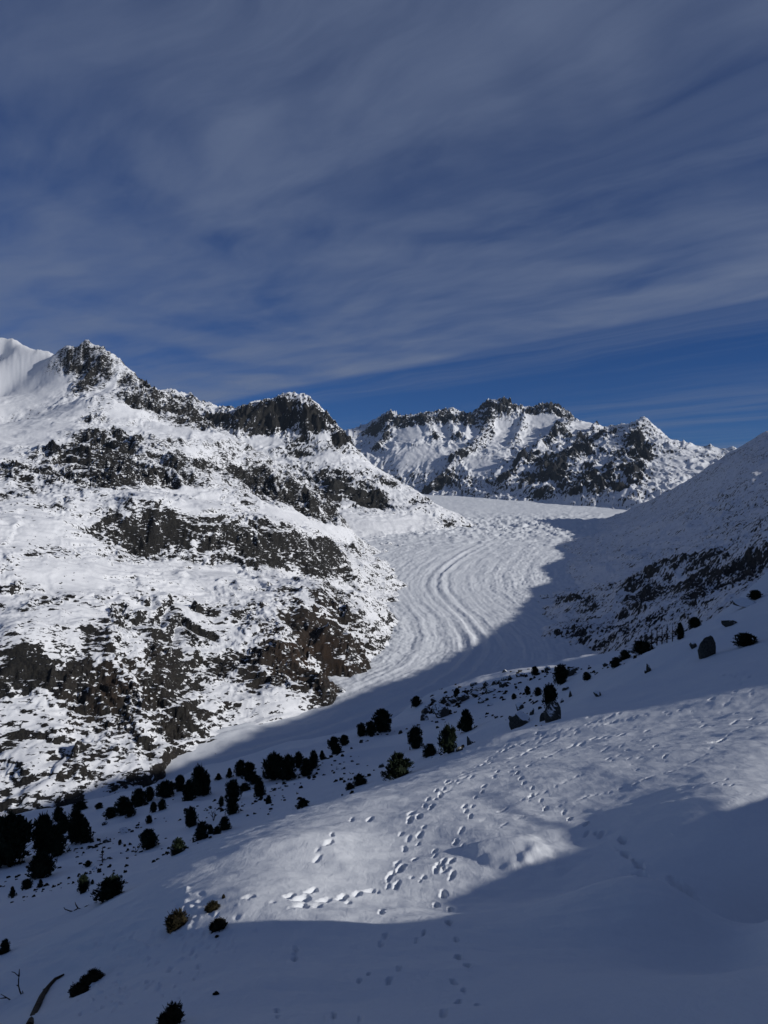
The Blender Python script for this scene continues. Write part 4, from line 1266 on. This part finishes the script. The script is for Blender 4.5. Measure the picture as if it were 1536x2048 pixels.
def place_all():
    R = random.Random(77)
    every = [(t[1], t[2]) for t in TREES] + [b[:2] for b in BUSHES] + [h[:2] for h in HEATH] + [r[:2] for r in ROCKS]
    P, hit = cast(F_height, every, 4, 900, 1600)
    for k in range(8):                                   # roots that just miss the brow move down onto it
        bad = np.nonzero(~hit | (P[:, 1] > 420))[0]
        if not len(bad):
            break
        every = [(x, y + (4 if i in set(bad) else 0)) for i, (x, y) in enumerate(every)]
        P, hit = cast(F_height, every, 4, 900, 1600)
    it = iter(range(len(every)))
    for shape, px, py, hp, wp, lab in TREES:
        k = next(it)
        d = P[k, 1]
        o = empty('stone_pine', P[k] - np.array([0, 0, .03 * hp * d / FPX]), lab, 'tree', 'stone pines on the shaded slope')
        h, w = hp * d / FPX * 1.08, wp * d / FPX * 1.05
        o.scale = (w, w, h)
        o.rotation_euler[2] = R.uniform(0, 6.28)
        part('trunk', TRUNK, o)
        part('crown', R.choice(CROWNS[shape]), o)
    for px, py, hp, wp, lab in BUSHES:
        k = next(it)
        d = P[k, 1]
        o = empty('dwarf_pine', P[k], lab, 'shrub', 'dwarf pines on the slope')
        o.scale = (wp * d / FPX * 1.1, wp * d / FPX * 1.1, hp * d / FPX * 1.05)
        o.rotation_euler[2] = R.uniform(0, 6.28)
        part('stem', STEM, o)
        part('foliage', R.choice(CROWNS['bush']), o)
    hm, hs = [heath_mesh(s) for s in (1, 2, 3)], heath_stem()
    for px, py, hp, wp, lab in HEATH:
        k = next(it)
        d = P[k, 1]
        o = empty('dwarf_shrub', P[k] - np.array([0, 0, .10 * hp * d / FPX]), lab, 'shrub', 'shrub cushions in the near snow')
        o.scale = (wp * d / FPX * 1.15, wp * d / FPX * 1.15, hp * d / FPX * 1.1)
        o.rotation_euler[2] = R.uniform(0, 6.28)
        part('stem', hs, o)
        part('foliage', R.choice(hm), o)
    bm = [boulder_mesh(s) for s in range(60, 68)]
    order = sorted(r[0] for r in ROCKS if r[4] is None)
    for px, py, hp, wp, lab in ROCKS:
        k = next(it)
        d = P[k, 1]
        o = bpy.data.objects.new('boulder', R.choice(bm))
        COL.objects.link(o)
        o.location = [float(c) for c in P[k] - np.array([0, 0, .12 * hp * d / FPX])]
        o.scale = (wp * d / FPX, wp * d / FPX, hp * d / FPX * 1.15)
        o.rotation_euler = (R.uniform(-.2, .2), R.uniform(-.2, .2), R.uniform(0, 6.28))
        o['label'] = lab or '%s dark boulder from the left in the rubble line along the rim' % ORDINAL[order.index(px)]
        o['category'] = 'rock'
        o['group'] = 'rubble line along the rim' if lab is None else 'rocks on the shaded slope'


place_all()


# ------------------------------------------------------------------ bare wood
def larch(px, py, hp, lab, seed):
    P, _ = cast(F_height, [(px, py)], 4, 900, 1600)
    p = P[0]
    h = hp * p[1] / FPX
    R = random.Random(seed)
    o = empty('larch_sapling', p, lab, 'tree', 'bare larch saplings')
    v, f = [], []
    tube(v, f, [(0, 0, -.05 * h), (R.uniform(-.02, .02) * h, 0, .5 * h), (R.uniform(-.03, .03) * h, 0, h)], [.034 * h, .026 * h, .010 * h], 6)
    part('trunk', raw_mesh('trunk', v, f, M_TWIG, True), o)
    for k in range(24):
        t = R.uniform(.12, .97)
        a = R.uniform(0, 6.28)
        l = (1.05 - t) * .30 * h * R.uniform(.6, 1.2)
        e = np.array([math.cos(a) * l, math.sin(a) * l, t * h + .10 * l])
        v, f = [], []
        tube(v, f, [(0, 0, t * h), e * np.array([.5, .5, 1]) - np.array([0, 0, .06 * l]), e], [.020 * h, .016 * h, .008 * h], 4)
        part('branch', raw_mesh('branch', v, f, M_TWIG, True), o)


larch(205, 1726, 34, 'bare larch sapling alone on the open slope at left', 1)
for k, (px, py, hp, lab) in enumerate(((1303, 1294, 36, 'leftmost of the five bare larch saplings on the rim'), (1314, 1291, 40, 'second from the left of the five bare larch saplings on the rim'), (1324, 1289, 34, 'middle one of the five bare larch saplings on the rim'),
                                       (1334, 1286, 38, 'second from the right of the five bare larch saplings on the rim'), (1345, 1283, 32, 'rightmost of the five bare larch saplings on the rim'))):
    larch(px, py, hp, lab, 10 + k)


def sticks(name, px, py, lines, rad, lab, cat):
    """bare branches: lines of (dx, dy) pixel offsets from the base, rising off the snow towards the camera"""
    P, _ = cast(F_height, [(px, py)], 4, 900, 1600)
    p = P[0]
    k = p[1] / FPX
    v, f = [], []
    for i, ln in enumerate(lines):
        pts = [np.array([dx * k, -abs(dy) * k * .12 + .03 * i * k, -dy * k]) for dx, dy in ln]
        tube(v, f, pts, list(np.linspace(rad, rad * .35, len(pts)) * k), 6)
    me = raw_mesh(name, v, f, M_TWIG, True)
    o = bpy.data.objects.new(name, me)
    COL.objects.link(o)
    o.location = [float(c) for c in p]
    o['label'], o['category'] = lab, cat
    return o


sticks('bare_twig', 44, 1988, [[(0, 3), (-4, -6), (-6, -18), (-5, -32), (-4, -38), (-12, -46), (-18, -48)], [(-4, -38), (-3, -46), (-2, -54)], [(-6, -18), (-10, -19)], [(0, 3), (2, -2), (1, -7)]], 1.6,
       'crooked bare twig standing upright near the left edge', 'twig')
sticks('bare_twig', 22, 2000, [[(2, 2), (-8, -5), (-20, -13)], [(-9, -5), (-24, -3)]], 1.4, 'forked bare twig lying at the left edge below the upright one', 'twig')
sticks('fallen_branch', 148, 1822, [[(4, 2), (-8, 0), (-18, -4), (-20, -8)], [(0, 0), (8, -6), (14, -5)], [(8, -6), (4, -14), (3, -19)], [(20, -6), (26, -11), (31, -10), (30, -14)]], 1.5, 'bare fallen branch with upturned twigs on the left slope', 'branch')
sticks('bare_shrub', 427, 1642, [[(0, 2), (-1, -10), (-4, -22)], [(0, 0), (4, -12), (3, -22)], [(-1, -8), (-6, -14)], [(1, -8), (8, -14)], [(2, -14), (0, -20)], [(-2, -14), (-1, -19)]], .9, 'bare leafless shrub beside the stacked pair of pines', 'shrub')
sticks('bare_shrub', 272, 1705, [[(0, 2), (0, -6), (-2, -13)], [(0, 0), (4, -6), (6, -9)], [(0, 0), (-5, -5)]], .9, 'little bare shrub left of the neat round pine', 'shrub')
sticks('bare_shrub', 792, 1530, [[(0, 2), (-8, -10), (-14, -16)], [(0, 0), (2, -12), (0, -18)], [(0, 0), (8, -10), (12, -14)], [(-4, -6), (-6, -16)], [(4, -6), (6, -16)]], .8, 'wispy bare twigs rising behind the sprawling dwarf pine', 'shrub')


def old_log():
    pix = [(58, 2058), (72, 2022), (84, 1996), (96, 1978), (110, 1962), (128, 1952)]
    P, _ = cast(F_height, pix, 4, 60, 900)
    o = empty('weathered_log', P[0], 'dark weathered log half buried in snow at the lower left corner', 'log')
    k = P[0][1] / FPX
    v, f = [], []
    tube(v, f, [p - P[0] + np.array([0, 0, .025]) for p in P], [8 * k, 7.5 * k, 8 * k, 6 * k, 5 * k, 2.5 * k], 10)
    part('stem', raw_mesh('stem', v, f, M_TWIG, False), o)
    v, f = [], []
    q = P[3] - P[0]
    tube(v, f, [q, q + np.array([-8 * k, 0, 1 * k]), q + np.array([-15 * k, 0, -2 * k])], [3.5 * k, 2.5 * k, 1.2 * k], 6)
    part('branch_stub', raw_mesh('branch_stub', v, f, M_TWIG, False), o)


old_log()


def shadow_pole():
    """long unseen pole added on the crest beside us to throw the thin line across the lit snow"""
    a, _ = cast(F_height, [(1352, 1661), (955, 1583)], 5, 80, 900)
    base, tip = a[0] + L * 9.8, a[1] + L * 14.0  # added pole, set up-sun of the two ends of its shadow line
    d = (tip - base) / np.linalg.norm(tip - base)
    o = empty('shadow_pole', base - d * .8, 'slim wooden pole added out of view to throw a thin shadow line', 'pole')
    v, f = [], []
    tube(v, f, [(0, 0, 0), tip - base + d * .8], [.04, .03], 10)
    part('shaft', raw_mesh('shaft', v, f, M_POLE, True), o)
    v, f = [], []
    e = tip - base + d * .8
    tube(v, f, [e, e + d * .05], [.034, .02], 10)
    part('cap', raw_mesh('cap', v, f, M_TWIG, True), o)


shadow_pole()


# ------------------------------------------------------------------ scrub and stones too small to pick apart
def scrub():
    R = random.Random(321)
    pix = []
    lines = [((0, 1772), (40, 1750), (90, 1725)), ((20, 1810), (60, 1790), (150, 1760), (230, 1735)), ((190, 1690), (240, 1668), (290, 1648)), ((230, 1772), (270, 1745), (330, 1715), (420, 1672)),
             ((330, 1712), (400, 1680)), ((390, 1610), (440, 1625)), ((470, 1612), (520, 1600), (570, 1570)), ((560, 1575), (640, 1545), (700, 1520)), ((600, 1640), (660, 1610), (720, 1585)), ((640, 1530), (690, 1505), (760, 1470)),
             ((770, 1470), (850, 1450), (900, 1440)), ((860, 1410), (960, 1375), (1060, 1345)), ((900, 1405), (1000, 1372), (1100, 1345), (1200, 1335)), ((940, 1440), (1000, 1430)), ((1010, 1440), (1060, 1425)),
             ((1080, 1460), (1090, 1425), (1110, 1385)), ((680, 1560), (760, 1540), (830, 1510)), ((1200, 1338), (1290, 1305)), ((150, 1700), (200, 1690)), ((20, 1870), (110, 1840)), ((850, 1515), (900, 1500), (960, 1480))]
    for ln in lines:
        for x, y in gline(ln, 9):
            for _ in range(R.choice((0, 1, 1, 2, 3))):
                pix.append((x + R.gauss(0, 7), y + R.gauss(0, 5)))
    for cx, cy, sx, sy, n in ((960, 1385, 70, 14, 60), (880, 1420, 30, 14, 40), (1130, 1345, 60, 8, 30), (680, 1540, 60, 20, 30), (160, 1720, 120, 40, 40), (400, 1620, 120, 25, 40), (1060, 1400, 60, 20, 30), (250, 1690, 100, 20, 30), (560, 1600, 80, 20, 24)):
        for _ in range(n):
            pix.append((cx + R.gauss(0, sx * .6), cy + R.gauss(0, sy * .6)))
    P, hit = cast(F_height, pix, 4, 900, 900)
    v, f = [], []
    for (x, y), p, ok in zip(pix, P, hit):
        if not ok or p[1] < 27 or p[1] > 420:
            continue
        k = p[1] / FPX
        w = R.uniform(2, 6.5) * k
        b = len(v)
        st = R.uniform(.4, .9)
        n = 6
        for j in range(n):
            a = 2 * math.pi * j / n
            rr = w * R.uniform(.45, .8)
            v.append(p + np.array([rr * math.cos(a) * R.uniform(.9, 1.6), rr * math.sin(a), -.25 * w]))
        for j in range(n):
            a = 2 * math.pi * j / n + .3
            rr = w * R.uniform(.25, .6)
            v.append(p + np.array([rr * math.cos(a) * 1.3, rr * math.sin(a), st * w * R.uniform(.5, 1.2)]))
        for j in range(n):
            j2 = (j + 1) % n
            f.append((b + j, b + j2, b + n + j2, b + n + j))
        f.append(tuple(b + n + j for j in range(n)))
    me = raw_mesh('scrub_and_stones', v, f, M_HEATH)
    o = bpy.data.objects.new('scrub_and_stones', me)
    COL.objects.link(o)
    o['kind'] = 'stuff'
    o['label'] = 'small dark scrub tips and stones dotted over the shaded snow'
    o['category'] = 'scrub'


scrub()


# ------------------------------------------------------------------ thin air between us and the far range
def haze():
    x0, x1, y0, y1, z0, z1 = -16000, 18000, -2500, 24000, -3500, 2600
    v = [(x, y, z) for z in (z0, z1) for x, y in ((x0, y0), (x1, y0), (x1, y1), (x0, y1))]
    f = [(3, 2, 1, 0), (4, 5, 6, 7), (0, 1, 5, 4), (1, 2, 6, 5), (2, 3, 7, 6), (3, 0, 4, 7)]
    m = bpy.data.materials.new('thin_mountain_air')
    m.use_nodes = True
    N = Nodes(m.node_tree)
    vol = N.n('ShaderNodeVolumePrincipled')
    vol.inputs['Color'].default_value = (0.58, 0.76, 1.0, 1)
    vol.inputs['Density'].default_value = 5.0e-6
    o = N.n('ShaderNodeOutputMaterial')
    N.put(o.inputs['Volume'], vol.outputs[0])
    me = raw_mesh('haze', v, f, m)
    ob = bpy.data.objects.new('haze', me)
    COL.objects.link(ob)
    ob['kind'] = 'stuff'
    ob['label'] = 'thin clear mountain air over the whole valley'
    ob['category'] = 'haze'


haze()
